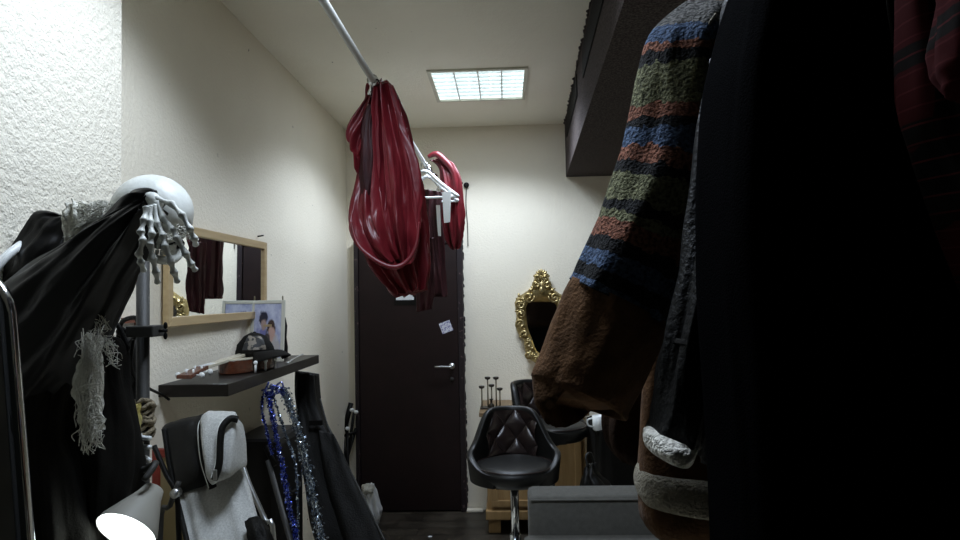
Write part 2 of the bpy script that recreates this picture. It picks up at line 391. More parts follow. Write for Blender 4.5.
LX, LY, LS = -.135, 4.01, .60       # the visible ceiling light
NX, NY = -.36, 1.50                 # its twin above the frame
def cell_ceiling():
    m = MB(); h = LS/2-.008
    xs = sorted({XL-.2, LX-h, LX+h, NX-h, NX+h, XR+.2}); ys = [YN, NY-h, NY+h, LY-h, LY+h, YB+.2]
    for i in range(len(xs)-1):
        for j in range(len(ys)-1):
            cx, cy = (xs[i]+xs[i+1])/2, (ys[j]+ys[j+1])/2
            if any(abs(cx-a) < h and abs(cy-b) < h for a, b in ((LX, LY), (NX, NY))): continue
            m.bx((xs[i], ys[j], H), (xs[i+1], ys[j+1], H+.14))
    return m
struct('ceiling', cell_ceiling(), 'ceil', 'off-white ceiling with uneven paint', 'ceiling', smooth=False)
# carpet-covered boxed beam
def beam():
    m = MB()
    a, b = P(562, 121, 5.0), P(594, 0, 2.62)
    ax, bx_ = a.x+.02, b.x+.02
    zb = P(566, 177, 5.0).z
    dx = (bx_-ax)/(b.y-a.y)
    xa = lambda y: ax+dx*(y-5.0)
    n = .4
    poly = [(xa(5.0), 5.0), (xa(n), n), (XR, n), (XR, 5.0)]
    m.prism([(x, y, zb) for x, y in poly], (0, 0, H-zb))
    return m, xa, zb
bm_, BXA, BZ = beam()
bt = struct('trim_2', bm_, 'carpet', 'boxed beam under the ceiling covered in dark grey carpet', 'beam', smooth=False)
# black strips standing in for the shade of slots in the beam's side
def side_slot(y0, y1, z0, z1):
    m = MB(); m.prism([(BXA(y0)-.0005, y0, z0), (BXA(y1)-.0005, y1, z0), (BXA(y1)-.0005, y1, z1), (BXA(y0)-.0005, y0, z1)], (-.006, 0, 0)); return m
side_slot(3.75, 4.75, H-.17, H-.04).build('slot_shade', 'blackcloth', bt, smooth=False)
side_slot(1.5, 3.35, H-.20, H-.05).build('slot_shade', 'blackcloth', bt, smooth=False)
m = MB()
y = 1.2
while y < 4.99:
    l = R(.03, .09); w = R(.003, .018); y1 = min(y+l, 4.995)
    m.prism([(BXA(y)+.01, y, H-.004), (BXA(y1)+.01, y1, H-.004), (BXA(y1)-w*R(.0, .3), y1, H-.004), (BXA(y1)-w*R(.5, 1), y+l*R(.6, .8), H-.004), (BXA(y)-w, y+l*R(.2, .45), H-.004), (BXA(y)-w*R(.1, .4), y, H-.004)], (0, 0, -.006)); y = y1
m.build('torn_carpet_edge', 'carpet', bt, smooth=False)

# ceiling lights
def ceiling_light(x, y, label):
    t = thing('ceiling_light', label, 'ceiling light', (x, y, H), 'square louvred ceiling lights'); h = LS/2
    m = MB()
    for a, b in (((x-h, y-h), (x+h, y-h+.022)), ((x-h, y+h-.022), (x+h, y+h)), ((x-h, y-h+.022), (x-h+.022, y+h-.022)), ((x+h-.022, y-h+.022), (x+h, y+h-.022))):
        m.bx((*a, H-.012), (*b, H+.002))
    m.build('frame', 'cream', t, smooth=False)
    hh = h-.014; m = MB()
    m.bx((x-hh, y-hh, H+.085), (x+hh, y+hh, H+.095))
    for a, b in (((x-hh, y-hh), (x-hh+.004, y+hh)), ((x+hh-.004, y-hh), (x+hh, y+hh)), ((x-hh, y-hh), (x+hh, y-hh+.004)), ((x-hh, y+hh-.004), (x+hh, y+hh))):
        m.bx((*a, H+.002), (*b, H+.09))
    m.build('reflector', 'lamp_lit', t, smooth=False)
    m = MB()
    for i in range(1, 4): m.bx((x-hh+2*hh*i/4-.004, y-hh+.005, H-.006), (x-hh+2*hh*i/4+.004, y+hh-.005, H+.012))
    for i in range(1, 8): m.bx((x-hh+.005, y-hh+2*hh*i/8-.0012, H-.004), (x+hh-.005, y-hh+2*hh*i/8+.0012, H+.012))
    m.build('louvre', 'white_enamel', t, smooth=False)
    for i in range(4):
        xx = x-hh+2*hh*(i+.5)/4
        MB().tube([(xx, y-hh+.02, H+.05), (xx, y+hh-.02, H+.05)], .008, 10).build('fluorescent_tube', 'tube_lit', t)
    return t
t1 = ceiling_light(LX, LY, 'lit square ceiling light with white louvre grid, above the burgundy robes')
t2 = ceiling_light(NX, NY, 'lit square ceiling light between the skeleton and the hanging coats')
def area(parent, W, leak, size=.54):
    # louvre photometry: full output below the cut-off angle, almost none above it
    l = bpy.data.lights.new('glow', 'AREA'); l.energy = W; l.size = size; l.color = (.81, .925, 1.11); l.use_nodes = True
    nt = l.node_tree; em = nt.nodes['Emission']; g = nt.nodes.new('ShaderNodeNewGeometry'); sx = nt.nodes.new('ShaderNodeSeparateXYZ')
    nt.links.new(g.outputs['Incoming'], sx.inputs[0]); ab = nt.nodes.new('ShaderNodeMath'); ab.operation = 'ABSOLUTE'; nt.links.new(sx.outputs['Z'], ab.inputs[0])
    mr = nt.nodes.new('ShaderNodeMapRange'); mr.interpolation_type = 'SMOOTHSTEP'; mr.inputs['From Min'].default_value = .36; mr.inputs['From Max'].default_value = .54
    mr.inputs['To Min'].default_value = leak; mr.inputs['To Max'].default_value = 1.0
    nt.links.new(ab.outputs[0], mr.inputs['Value']); nt.links.new(mr.outputs['Result'], em.inputs['Strength'])
    o = bpy.data.objects.new('glow', l); COL.objects.link(o); o.parent = parent; o.location = (0, 0, -.016); return o
area(t1, 34, .16); area(t2, 28, .03)

# ---------------------------------------------------------------- door
dl, dr, dtop = P(357, 400, YB).x, P(465.5, 400, YB).x, P(400, 241, YB).z
door = struct('door_1', MB().bx((dl+.035, YB-.045, .012), (dr-.045, YB-.002, dtop-.03)), 'door', 'dark brown scuffed flush door', 'door', smooth=False, bevel=.003)
m = MB().bx((dl, YB-.06, 0), (dl+.033, YB-.001, dtop)).bx((dr-.043, YB-.06, 0), (dr, YB-.001, dtop)).bx((dl+.033, YB-.06, dtop-.028), (dr-.043, YB-.001, dtop))
m.build('door_frame', 'doorframe', door, smooth=False, bevel=.003)
# broken plaster edge along the frame
for xx, sg in ((dl, -1), (dr, 1)):
    m = MB(); z = 0.05
    while z < dtop-.02:
        l = R(.02, .09); w = R(.003, .012)
        m.prism([(xx, YB-.001, z), (xx+sg*w, YB-.001, z+l*.2), (xx+sg*w*R(.4, 1), YB-.001, z+l*.8), (xx, YB-.001, z+l)], (0, -R(.004, .012), 0)); z += l*R(.9, 1.6)
    m.build('broken_plaster', MT['doorframe'] if sg > 0 else MT['wall'], door, smooth=False)
hp = P(452, 366, YB-.05)
m = MB().tube([hp+V((0, 0, 0)), hp+V((0, -.05, 0)), hp+V((-.02, -.055, 0)), hp+V((-.13, -.055, .002))], .008, 10, 3)
m.lathe([(.0, -.012), (.022, -.012), (.024, 0)], hp, 20, (0, 1, 0))
m.build('handle', 'steel', door)
kp = P(452, 379, YB-.05); MB().lathe([(.014, -.008), (.016, 0)], kp, 16, (0, 1, 0)).build('keyhole_plate', 'dullsteel', door)
def plate(c, w, h, d, ang, name, mt_, label, cat, Yn=None):
    rot = Matrix.Rotation(ang, 3, 'Y'); return tag(MB().box(c, (w, d, h), rot).build(name, mt_, smooth=False, loc=c), label, cat)
plate(P(446, 327, YB-.048), .088, .085, .003, radians(-20), 'sticker', 'sticker', 'small white printed sticker stuck crooked on the dark door', 'sticker')
pp = P(405, 296, YB-.048)
t = thing('door_notice', 'small white paper notice on the dark door, half hidden by the robe', 'notice', pp)
MB().box(pp, (.17, .003, .14)).build('backing', 'black_plastic', t, smooth=False)
MB().box(pp+V((-.0, -.003, .0)), (.14, .003, .062)).build('paper', 'paper', t, smooth=False)
# hook on the back wall with a wire
hk = P(466.5, 185.5, YB)
t = thing('wall_hook', 'black knob on the white wall with a thin wire hanging from it', 'hook', hk)
MB().lathe([(.004, -.03), (.02, -.028), (.022, -.018), (.010, -.01), (.012, 0)], hk, 18, (0, 1, 0)).build('knob', 'black_plastic', t)
MB().tube([hk+V((0, -.02, -.02)), P(466, 205, YB-.02), P(467.5, 225, YB-.015), P(468, 246, YB-.012)], .0035, 8, 4).build('wire', 'dullsteel', t)
MB().ball(P(462, 183, YB-.006), .008).build('nail', 'black_plastic', t)

# ---------------------------------------------------------------- wooden framed mirror on the side wall
def wall_mirror():
    bl, br = PX(166, 327, XL+.03), PX(263, 318.5, XL+.03)
    tl, tr = PX(171, 221, XL+.03), PX(269, 244, XL+.03)
    y0, y1 = (bl.y+tl.y)/2-.01, (br.y+tr.y)/2; z0, z1 = (bl.z+br.z)/2, (tl.z+tr.z)/2
    t = thing('wall_mirror', 'wide rectangular mirror in a pale wooden frame on the side wall', 'mirror', (XL+.03, (y0+y1)/2, z0))
    tilt = .004
    def q(y, z, d=0): return V((XL+.012+tilt*(z-z0)/(z1-z0)+d, y, z))
    w = .036
    def side(a, b, c, d):
        m.prism([q(*a), q(*b), q(*c), q(*d)], (.022, 0, 0))
    m = MB()
    side((y0, z0), (y1, z0), (y1-w, z0+w), (y0+w, z0+w)); side((y0, z1), (y1, z1), (y1-w, z1-w), (y0+w, z1-w))
    side((y0, z0), (y0+w, z0+w), (y0+w, z1-w), (y0, z1)); side((y1, z0), (y1-w, z0+w), (y1-w, z1-w), (y1, z1))
    m.build('frame', 'oakframe', t, smooth=False, bevel=.003)
    g = .02
    MB().prism([q(y0+g, z0+g), q(y1-g, z0+g), q(y1-g, z1-g), q(y0+g, z1-g)], (.012, 0, 0)).build('mirror_glass', 'mirror', t, smooth=False)
    n = V((XL, y1-.03, z1+.03)); MB().tube([n, n+V((.03, 0, .004))], .004, 8).build('nail', 'dullsteel', t)
    return y0, y1, z0, z1
WM = wall_mirror()

# ---------------------------------------------------------------- shelf
sa = PX(158, 384, XL); ZS = sa.z-.004
SY0 = sa.y; SX = P(228, 382, SY0).x; SY1 = PX(319, 360, SX).y
shelf = tag(MB().bx((XL, SY0, ZS-.044), (SX, SY1, ZS)).build('wall_shelf', 'shelf', smooth=False, bevel=.003, loc=(XL, SY0, ZS)), 'thick black-brown floating shelf below the wooden mirror', 'shelf')
def on_shelf(px, y, dz=0):     # a point above the shelf seen at column px, at depth y
    return V((P(px, 360, y).x, y, ZS+dz))

# ukulele lying on the shelf, head towards the viewer
def ukulele():
    h0, h1 = V((SX-.165, SY0+.035, ZS+.035)), V((SX-.085, SY0+.58, ZS+.066))
    ax = (h1-h0); L = ax.length; ax.normalize(); sd = ax.cross(V((0, 0, 1))).normalized(); nz = ax.cross(sd).normalized()
    if nz.z < 0: nz = -nz
    t = thing('ukulele', 'small wooden ukulele lying on the shelf with white tuning pegs', 'ukulele', (h0.x, SY0+.3, ZS))
    def pt(l, s_, n): return h0+ax*l+sd*s_+nz*n
    # body outline
    def out(u):
        k = 2*pi*u; y = cos(k); l = .40-.165*y
        w = .088*abs(sin(k))**.8*(1-.22*math.exp(-((y-.15)/.28)**2)+.0*y)*(1 if y < .1 else .84)
        return l, math.copysign(w, sin(k))
    pts = [out(i/48) for i in range(48)]
    off = .0
    MB().prism([V((pt(l, s_, 0).x, pt(l, s_, 0).y, ZS+.002)) for l, s_ in pts], (0, 0, .052)).build('body', 'mahog', t, smooth=False, bevel=.003)
    top = MB().prism([V((pt(l, s_*1.02, 0).x, pt(l, s_*1.02, 0).y, ZS+.0545)) for l, s_ in pts], (0, 0, .004)).build('soundboard', 'spruce', t, smooth=False)
    q = pt(.40, 0, 0); MB().lathe([(.026, 0), (.026, .0015)], (q.x, q.y, ZS+.0586), 24).build('sound_hole', 'black_plastic', top)
    m = MB(); q0, q1 = V((pt(.10, 0, 0).x, pt(.10, 0, 0).y, ZS+.040)), V((pt(.36, 0, 0).x, pt(.36, 0, 0).y, ZS+.062))
    m.prism([q0+sd*.017, q0-sd*.017, q1-sd*.019, q1+sd*.019], (0, 0, .012)).build('neck', 'spruce', t, smooth=False, bevel=.002)
    hd = MB(); a = pt(-.02, 0, 0); b = q0
    hd.prism([V((a.x, a.y, ZS+.018))+sd*.030, V((a.x, a.y, ZS+.018))-sd*.030, b-sd*.020, b+sd*.020], (0, 0, .014))
    hdo = hd.build('headstock', 'mahog', t, smooth=False, bevel=.002)
    for l in (.015, .065):
        for s_ in (-1, 1):
            c = V((pt(l, 0, 0).x, pt(l, 0, 0).y, ZS+.026+l*.12))
            m = MB().tube([c+sd*.02*s_, c+sd*.040*s_], .003, 8); m.ball(c+sd*.048*s_, (.011, .008, .011), 12, 8)
            m.tube([c+sd*.014*s_, c+sd*.014*s_+V((0, 0, .022))], .004, 8)
            m.build('tuning_peg', 'white_plastic', hdo)
    for k in range(4):
        o = (k-1.5)*.008; MB().tube([V((pt(.08, 0, 0).x, pt(.08, 0, 0).y, ZS+.053))+sd*o, V((pt(.50, 0, 0).x, pt(.50, 0, 0).y, ZS+.070))+sd*o], .0012, 6).build('string', 'paper', t)
    for l in (.30, .38, .46):
        c = pt(l, .096, 0); MB().tube([V((c.x, c.y, ZS+.002)), V((c.x, c.y, ZS+.04))], .005, 8).ball(V((c.x, c.y, ZS+.042)), .009, 10, 8).build('peg', 'white_plastic', t)
ukulele()

# picture frame
fy = 3.02
fc = on_shelf(266, fy)
fl, fr2 = P(249, 325, fy), P(283, 325, fy); ft = P(266, 300, fy).z
fwid = fr2.x-fl.x
t = thing('photo_frame', 'cream framed photograph of two people standing on the shelf', 'picture frame', (fc.x, fy, ZS))
rot = Matrix.Rotation(radians(-6), 3, 'X')
def fpt(x, z, d=0): return V((fc.x+x, fy+d, ZS)) + rot @ V((0, 0, z))
hh = (ft-ZS); w2 = fwid/2; b_ = .016
m = MB()
for (x0, x1, z0, z1) in ((-w2, -w2+b_, .0, hh), (w2-b_, w2, 0, hh), (-w2+b_, w2-b_, 0, b_), (-w2+b_, w2-b_, hh-b_, hh)):
    m.prism([fpt(x0, z0), fpt(x1, z0), fpt(x1, z1), fpt(x0, z1)], (0, .014, 0))
m.build('frame', 'cream', t, smooth=False, bevel=.002)
MB().grid(lambda u, v: fpt(-w2+b_+u*(fwid-2*b_), b_+v*(hh-2*b_), .005), 8, 8).build('photograph', 'photo', t)
MB().prism([fpt(-w2+.004, .004, .0145), fpt(w2-.004, .004, .0145), fpt(w2-.004, hh-.004, .0145), fpt(-w2+.004, hh-.004, .0145)], (0, .004, 0)).build('backboard', 'oakframe', t, smooth=False)
MB().prism([V((fc.x-.02, fy+.02, ZS+hh*.6)), V((fc.x+.02, fy+.02, ZS+hh*.6)), V((fc.x+.02, fy+.06, ZS+.002)), V((fc.x-.02, fy+.06, ZS+.002))], (0, .004, 0)).build('strut', 'oakframe', t, smooth=False)

# round ornament behind the photo frame, seen in the wall mirror
ry = 3.16; rc = V((P(268, 330, ry).x, ry, ZS))
t = thing('glass_globe', 'round white ornament on a gold stand behind the photo frame, seen in the wall mirror', 'ornament', rc)
MB().lathe([(0, 0), (.045, 0), (.045, .01), (.018, .02), (.016, .10), (.03, .115), (0, .12)], rc, 24).build('stand', 'gold', t)
g = MB().ball(rc+V((0, 0, .178)), .066, 32, 22).build('globe', mat('banded_white_glaze', (.75, .78, .80), .2, col2=(.42, .48, .56), ns=9), t)
for zz, rr in ((.178, .067), (.205, .0615)): MB().lathe([(rr, -.002), (rr+.001, 0), (rr, .002)], rc+V((0, 0, zz)), 32, cap=False).build('band', 'gold', g)

# cap
cy = 2.71; cc = on_shelf(257, cy, .060)
t = thing('baseball_cap', 'black baseball cap with a pale printed front resting on the ukulele', 'cap', cc)
def capfn(d, p):
    if p.z < 0: p.z *= .05
    p.z *= 1+.12*max(0, d.x-d.y*.3); return p
def lump(d, p):
    if d.z < 0: p.z *= .04
    p *= 1+.06*noise.noise(d*2.3)+.03*noise.noise(d*5); return p
ck = .080
crown = MB().ball(cc+V((-.01, 0, .006)), (ck*.98, ck*1.05, ck*1.12), 32, 20, lump).build('crown', 'blackcloth', t)
def front(u, v):
    a = radians(-105+75*u); e = radians(14+48*v); d = V((cos(e)*cos(a), cos(e)*sin(a), sin(e)))
    p = V((d.x*ck*.98, d.y*ck*1.05, d.z*ck*1.12)); p *= 1.012+.06*noise.noise(d*2.3)+.03*noise.noise(d*5); return cc+V((-.01, 0, .006))+p
MB().grid(front, 14, 10).build('front_panel', 'capprint', t)
MB().ball(cc+V((-.01, 0, .006+ck*1.14)), (.007, .007, .004), 10, 6).build('button', 'black_plastic', t)
def brim(u, v):
    a = radians(-58+116*u)-.25; r = ck*.90+.085*v*(cos((u-.5)*2.2))**.6
    return cc+V((-.01+cos(a)*r, sin(a)*r, .020-.02*v-.028*(2*u-1)**2*v+.012*sin(v*3)))
b = MB().grid(brim, 24, 8).build('brim', 'blackcloth', t)
s_ = b.modifiers.new('thick', 'SOLIDIFY'); s_.thickness = .003
# slim black figure behind frame
gb = V((XL+.03, 3.42, ZS))
gp = P(283, 335, 3.25)
t = thing('figurine', 'slim black bottle-like figurine standing behind the photo frame', 'figurine', (gp.x, 3.25, ZS))
MB().lathe([(0, 0), (.022, 0), (.024, .05), (.018, .10), (.022, .16), (.014, .20), (.006, .22), (0, .222)], (gp.x, 3.25, ZS), 20).build('body', 'black_plastic', t)
MB().lathe([(.004, 0), (.004, .10), (.002, .105), (0, .105)], (gp.x, 3.25, ZS+.21), 12).build('finial', 'stemsilver', t)
sp0, sp1 = on_shelf(290, 3.0, .004), on_shelf(303, 3.15, .022)
t = thing('teaspoon', 'small steel spoon at the far end of the shelf', 'spoon', sp0)
MB().tube([sp0, (sp0+sp1)/2+V((0, 0, .002)), sp1], [.004, .003, .004], 8, 4).build('stem', 'steel', t)
MB().ball(sp0+(sp0-sp1)*.15, (.014, .022, .004), 14, 8).build('bowl', 'steel', t)

# small red-brown picture frame on the side wall
a = PX(121, 318, XL+.01); b2 = PX(138, 318, XL+.01)
zt = a.z; y0, y1 = a.y-.18, b2.y
t = thing('small_picture', 'small picture in a red-brown frame low on the side wall behind the stand', 'picture', (XL+.01, (y0+y1)/2, zt-.22))
m = MB(); k = .018
for (ya, yb, za, zb_) in ((y0, y1, zt-k, zt), (y0, y1, zt-.22, zt-.22+k), (y0, y0+k, zt-.22+k, zt-k), (y1-k, y1, zt-.22+k, zt-k)):
    m.bx((XL+.001, ya, za), (XL+.02, yb, zb_))
m.build('frame', 'brownframe', t, smooth=False)
MB().bx((XL+.001, y0+k, zt-.22+k), (XL+.008, y1-k, zt-k)).build('picture', 'paper', t, smooth=False)

# ---------------------------------------------------------------- tinsel strands hanging from the shelf edge
def strand(name, pts, w, mt_, parent, cnt, seed):
    rnd = random.Random(seed); pts = interp([P(*p) for p in pts], 60); m = MB()
    m.tube(pts, w*.5, 8)
    for i in range(cnt):
        k = rnd.uniform(0, 58.9); p = pts[int(k)].lerp(pts[int(k)+1], k % 1)
        p = p+V((rnd.gauss(0, w*.42), rnd.gauss(0, w*.42), 0)); a = V((rnd.gauss(0, 1), rnd.gauss(0, 1), rnd.gauss(0, .6))).normalized(); q = a.cross(V((rnd.gauss(0, 1), rnd.gauss(0, 1), rnd.gauss(0, 1)))).normalized()
        s1 = rnd.uniform(.0018, .004); s2 = rnd.uniform(.002, .006)
        m.add([p-a*s1-q*s2, p+a*s1-q*s2, p+a*s1+q*s2, p-a*s1+q*s2], [(0, 1, 2, 3)])
    return m.build(name, mt_, parent, smooth=False)
kt = P(274, 391, 2.64)
t = thing('tinsel_garland', 'shiny blue and silver tinsel strands tied below the shelf edge', 'tinsel', kt)
strand('strand', [(268, 392, 2.64), (273, 420, 2.62), (283, 470, 2.60), (290, 510, 2.58), (299, 552, 2.56), (312, 640, 2.5)], .012, 'seq_blue', t, 2600, 1)
strand('strand', [(283, 388, 2.64), (299, 435, 2.62), (311, 490, 2.60), (322, 545, 2.57), (340, 640, 2.5)], .023, 'seq_silver', t, 2400, 2)
strand('strand', [(272, 392, 2.65), (284, 430, 2.64), (296, 470, 2.62), (298, 550, 2.60), (300, 620, 2.58)], .006, 'seq_silver', t, 900, 3)
strand('strand', [(263, 396, 2.66), (262, 410, 2.66), (268, 436, 2.65), (272, 455, 2.64)], .006, 'seq_blue', t, 300, 4)
m = MB()
for i in range(9):
    m.tube([P(262+R(-3, 24), 388+R(-3, 8), 2.63), P(270+R(-6, 12), 384+R(-2, 8), 2.61), P(264+R(-2, 26), 391+R(-4, 10), 2.64)], .004, 8, 5)
m.build('knot', 'seq_blue', t)

# ---------------------------------------------------------------- gig bag leaning below the shelf
gb_rows = [(296, 372, 317, 375, 3.42, .10), (296, 400, 321, 408, 3.40, .12), (298, 425, 330, 432, 3.36, .15), (300, 455, 344, 460, 3.30, .19),
           (305, 490, 364, 500, 3.22, .22), (312, 530, 386, 543, 3.12, .24), (330, 580, 405, 590, 3.05, .24), (350, 625, 420, 630, 2.98, .22), (375, 638, 405, 640, 2.96, .10)]
gbt = P(390, 640, 2.96)
t = thing('gig_bag', 'black padded guitar gig bag leaning under the far end of the shelf', 'guitar bag', (gbt.x, gbt.y, .0))
MB().loft(gb_rows, 56, 60, fold=.012, nf=5, e=2.8, seed=3).build('body', 'blacknylon', t)
pr = [(318, 432, 334, 436, 3.25, .03), (322, 460, 347, 463, 3.19, .05), (330, 500, 366, 505, 3.10, .06), (345, 545, 384, 548, 3.00, .05)]
MB().loft(pr, 32, 30, fold=.006, nf=4, e=3, seed=5).build('pocket', 'blacknylon', t)
m = MB(); m.tube([P(x, y, Y) for x, y, Y in ((320, 400, 3.33), (328, 428, 3.28), (343, 458, 3.2), (364, 500, 3.1), (386, 545, 3.0))], .005, 8, 6); m.build('zip', 'dullsteel', t)
m = MB()
m.box(P(316, 424, 3.24), (.07, .01, .025)); m.build('buckle_strap', 'black_plastic', t, smooth=False)

# black hard case standing on the floor between the folding chair and the tinsel
c0 = P(262, 410, 3.05)
t = thing('instrument_case', 'tall black hard case standing under the shelf behind the tinsel', 'case', (-1.06, 3.02, 0))
MB().bx((-1.215, 2.74, .0), (-.99, 3.10, 1.04)).build('shell', 'black_plastic', t, smooth=False, bevel=.03)
MB().tube([(-.992, 2.86, .8), (-.97, 2.86, .78), (-.97, 2.98, .78), (-.992, 2.98, .8)], .008, 8, 3).build('handle', 'black_plastic', t)
a, b = P(268, 462, 2.66), P(291, 545, 2.55); d = (b-a).normalized()
e_ = b+d*((b.z-.0)/-d.z if d.z < 0 else 0)
e2 = a+(b-a)*((a.z-.012)/(a.z-b.z))
t = thing('stand_leg', 'grey metal folded stand leaning behind the tinsel', 'stand', (e2.x, e2.y, 0))
m = MB(); m.tube([a, e2], .011, 10); m.build('rod', 'dullsteel', t)
m = MB(); m.tube([a+V((-.02, .03, .05)), a+V((.03, -.005, -.02))], .012, 10); m.build('cap', 'black_plastic', t)

# ---------------------------------------------------------------- folding chair with pouch
def camp_chair():
    fb = P(240, 800, 2.02); base = V((fb.x, 2.0, 0))
    t = thing('folding_chair', 'folded camping chair with black headrest, grey fabric and a zipped pouch', 'folding chair', base)
    hr = [(164, 430, 206, 417, 2.12, .03), (164, 437, 207, 424, 2.105, .07), (169, 462, 210, 449, 2.08, .085), (175, 488, 214, 474, 2.05, .08), (177, 498, 215, 484, 2.04, .05)]
    MB().loft(hr, 48, 30, fold=.004, nf=4, e=3.4, seed=1).build('headrest', 'leather', t)
    br = [(177, 497, 242, 472, 2.06, .04), (179, 504, 246, 482, 2.04, .045), (184, 520, 254, 510, 1.99, .045), (188, 545, 264, 545, 1.92, .045), (202, 600, 284, 600, 1.83, .05), (218, 690, 300, 690, 1.76, .05), (228, 800, 306, 800, 1.72, .04)]
    MB().loft(br, 56, 46, fold=.006, nf=6, e=3, seed=8, wave=.004, wf=4).build('back_fabric', 'heather', t)
    po = [(206, 421, 238, 420, 2.03, .05), (203, 424, 240, 424, 2.02, .09), (205, 440, 241, 440, 2.0, .12), (209, 460, 241, 458, 1.985, .13), (212, 476, 240, 470, 1.975, .12), (214, 485, 236, 474, 1.975, .06)]
    pouch = MB().loft(po, 48, 34, fold=.004, nf=5, e=3.6, seed=4).build('pouch', 'heather', t)
    zp = [(214, 482, 1.90), (219, 466, 1.91), (220, 445, 1.925), (222, 430, 1.94), (230, 421, 1.96), (238, 422, 1.97)]
    MB().tube([P(*q) for q in zp], .011, 10, 8).build('zip_tape', 'blacknylon', pouch)
    MB().tube([P(x-2.6, y-1, Y-.004) for x, y, Y in zp], .004, 8, 8).build('piping', 'white_plastic', pouch)
    q = P(215, 477, 1.885); MB().box(q, (.012, .006, .03)).build('zip_puller', 'steel', pouch, smooth=False, bevel=.002)
    z2 = [(213, 490, 1.99), (205, 465, 2.01), (202, 440, 2.03), (203, 425, 2.05), (210, 418, 2.08)]
    MB().tube([P(*q) for q in z2], .012, 10, 8).build('seam', 'blacknylon', t)
    MB().tube([P(x-3.2, y, Y-.006) for x, y, Y in z2], .004, 8, 8).build('piping', 'white_plastic', t)
    MB().tube([P(x, y, Y) for x, y, Y in ((164, 431, 2.07), (166, 445, 2.055), (169, 465, 2.035), (176, 497, 2.01), (182, 522, 1.95), (188, 548, 1.89), (200, 600, 1.80))], .008, 10, 6).build('edge_binding', 'blacknylon', t)
    # frame tubes
    m = MB(); m.tube([P(154, 448, 1.98), P(166, 476, 1.96), P(177, 500, 1.95), P(180, 560, 1.95), V((base.x-.12, 1.98, .012))], .008, 10, 4); m.build('frame_tube', 'black_plastic', t)
    m = MB(); m.tube([P(179, 484, 1.93), P(170, 508, 1.93), P(160, 545, 1.94), V((base.x-.16, 1.90, .012))], .008, 10, 4); m.build('frame_tube', 'dullsteel', t)
    m = MB(); m.lathe([(0, -.012), (.014, -.012), (.014, .012), (0, .012)], P(176, 495, 1.92), 14, (0, 1, 0)); m.build('pivot_bolt', 'steel', t)
    m = MB(); m.tube([P(241, 462, 2.12), P(250, 488, 2.09), P(265, 522, 2.06), P(275, 552, 2.05), V((base.x+.14, 2.03, .012))], .008, 10, 4); m.build('frame_tube', 'steel', t)
    m = MB(); m.tube([P(243, 480, 2.10), P(258, 516, 2.08), P(268, 550, 2.06), V((base.x+.11, 2.0, .012))], .010, 10, 4); m.build('frame_tube', 'black_plastic', t)
    MB().loft([(246, 526, 262, 521, 1.91, .04), (248, 535, 269, 531, 1.88, .05), (252, 552, 275, 552, 1.85, .05)], 24, 14, fold=.006, seed=2).build('armrest', 'blacknylon', t)
camp_chair()

# framed canvas standing on edge behind the folding chair
fy_ = 2.205; x0 = P(150.5, 500, fy_).x+.004; x1 = x0+.24; zt = P(152, 452, fy_).z
t = thing('framed_canvas', 'tan canvas in a red painted frame leaning behind the folding chair', 'painting', ((x0+x1)/2, fy_, 0))
k = .027; m = MB()
for (a, b, c, d) in ((x0, x0+k, 0, zt), (x1-k, x1, 0, zt), (x0+k, x1-k, zt-k, zt), (x0+k, x1-k, 0, k)): m.bx((a, fy_, c), (b, fy_+.03, d))
m.build('frame', 'redpaint', t, smooth=False, bevel=.002)
MB().bx((x0+k-.004, fy_+.008, k-.004), (x1-k+.004, fy_+.018, zt-k+.004)).build('canvas', 'tan', t, smooth=False)

# ---------------------------------------------------------------- corner clutter beside the door
cb = V((P(352, 505, 4.75).x, 4.75, 0))
t = thing('music_stand', 'folded black music stand leaning in the corner beside the door', 'stand', cb)
m = MB()
for a, b in (((351, 403, 4.9), (344, 431, 4.88)), ((354, 412, 4.9), (348, 455, 4.86)), ((343, 436, 4.86), (356, 432, 4.88)), ((343, 436, 4.86), (346, 470, 4.82)), ((356, 428, 4.9), (346, 462, 4.84))):
    m.tube([P(*a), P(*b)], .020 if a[1] < 405 else .011, 8)
m.build('folding_arms', 'black_plastic', t)
MB().tube([P(347, 425, 4.88), P(348, 470, 4.82), V((cb.x, 4.75, .005))], .012, 8).build('post', 'black_plastic', t)
for q in ((347.5, 428.5), (352, 410), (356, 412)): MB().ball(P(q[0], q[1], 4.84), (.018, .015, .014), 12, 8).build('clip', 'white_plastic', t)
cp = P(372, 500, 4.6)
def crump(d, p): return p*(1+.35*noise.noise(d*2.1+V((3, 1, 0)))+.2*noise.noise(d*5))
cz = P(370, 492, 4.55)
t = thing('plastic_bag', 'crumpled white plastic bag hanging on the gig bag beside the door', 'bag', (cz.x, 4.55, 0))
MB().rings([V((cz.x-.02, 4.62, .0)), V((cz.x+.0, 4.6, .09)), V((cz.x, 4.58, .2)), cz+V((0, 0, .05))], [V((.05, 0, 0)), V((.06, 0, 0)), V((.055, 0, 0)), V((.02, 0, 0))], [.1, .12, .09, .04], 36, 26, fold=.025, nf=6, seed=12).build('bag', 'paper', t)
MB().ball(cz+V((-.01, -.02, .03)), (.045, .04, .035), 20, 14, crump).build('knot', 'gauze', t)

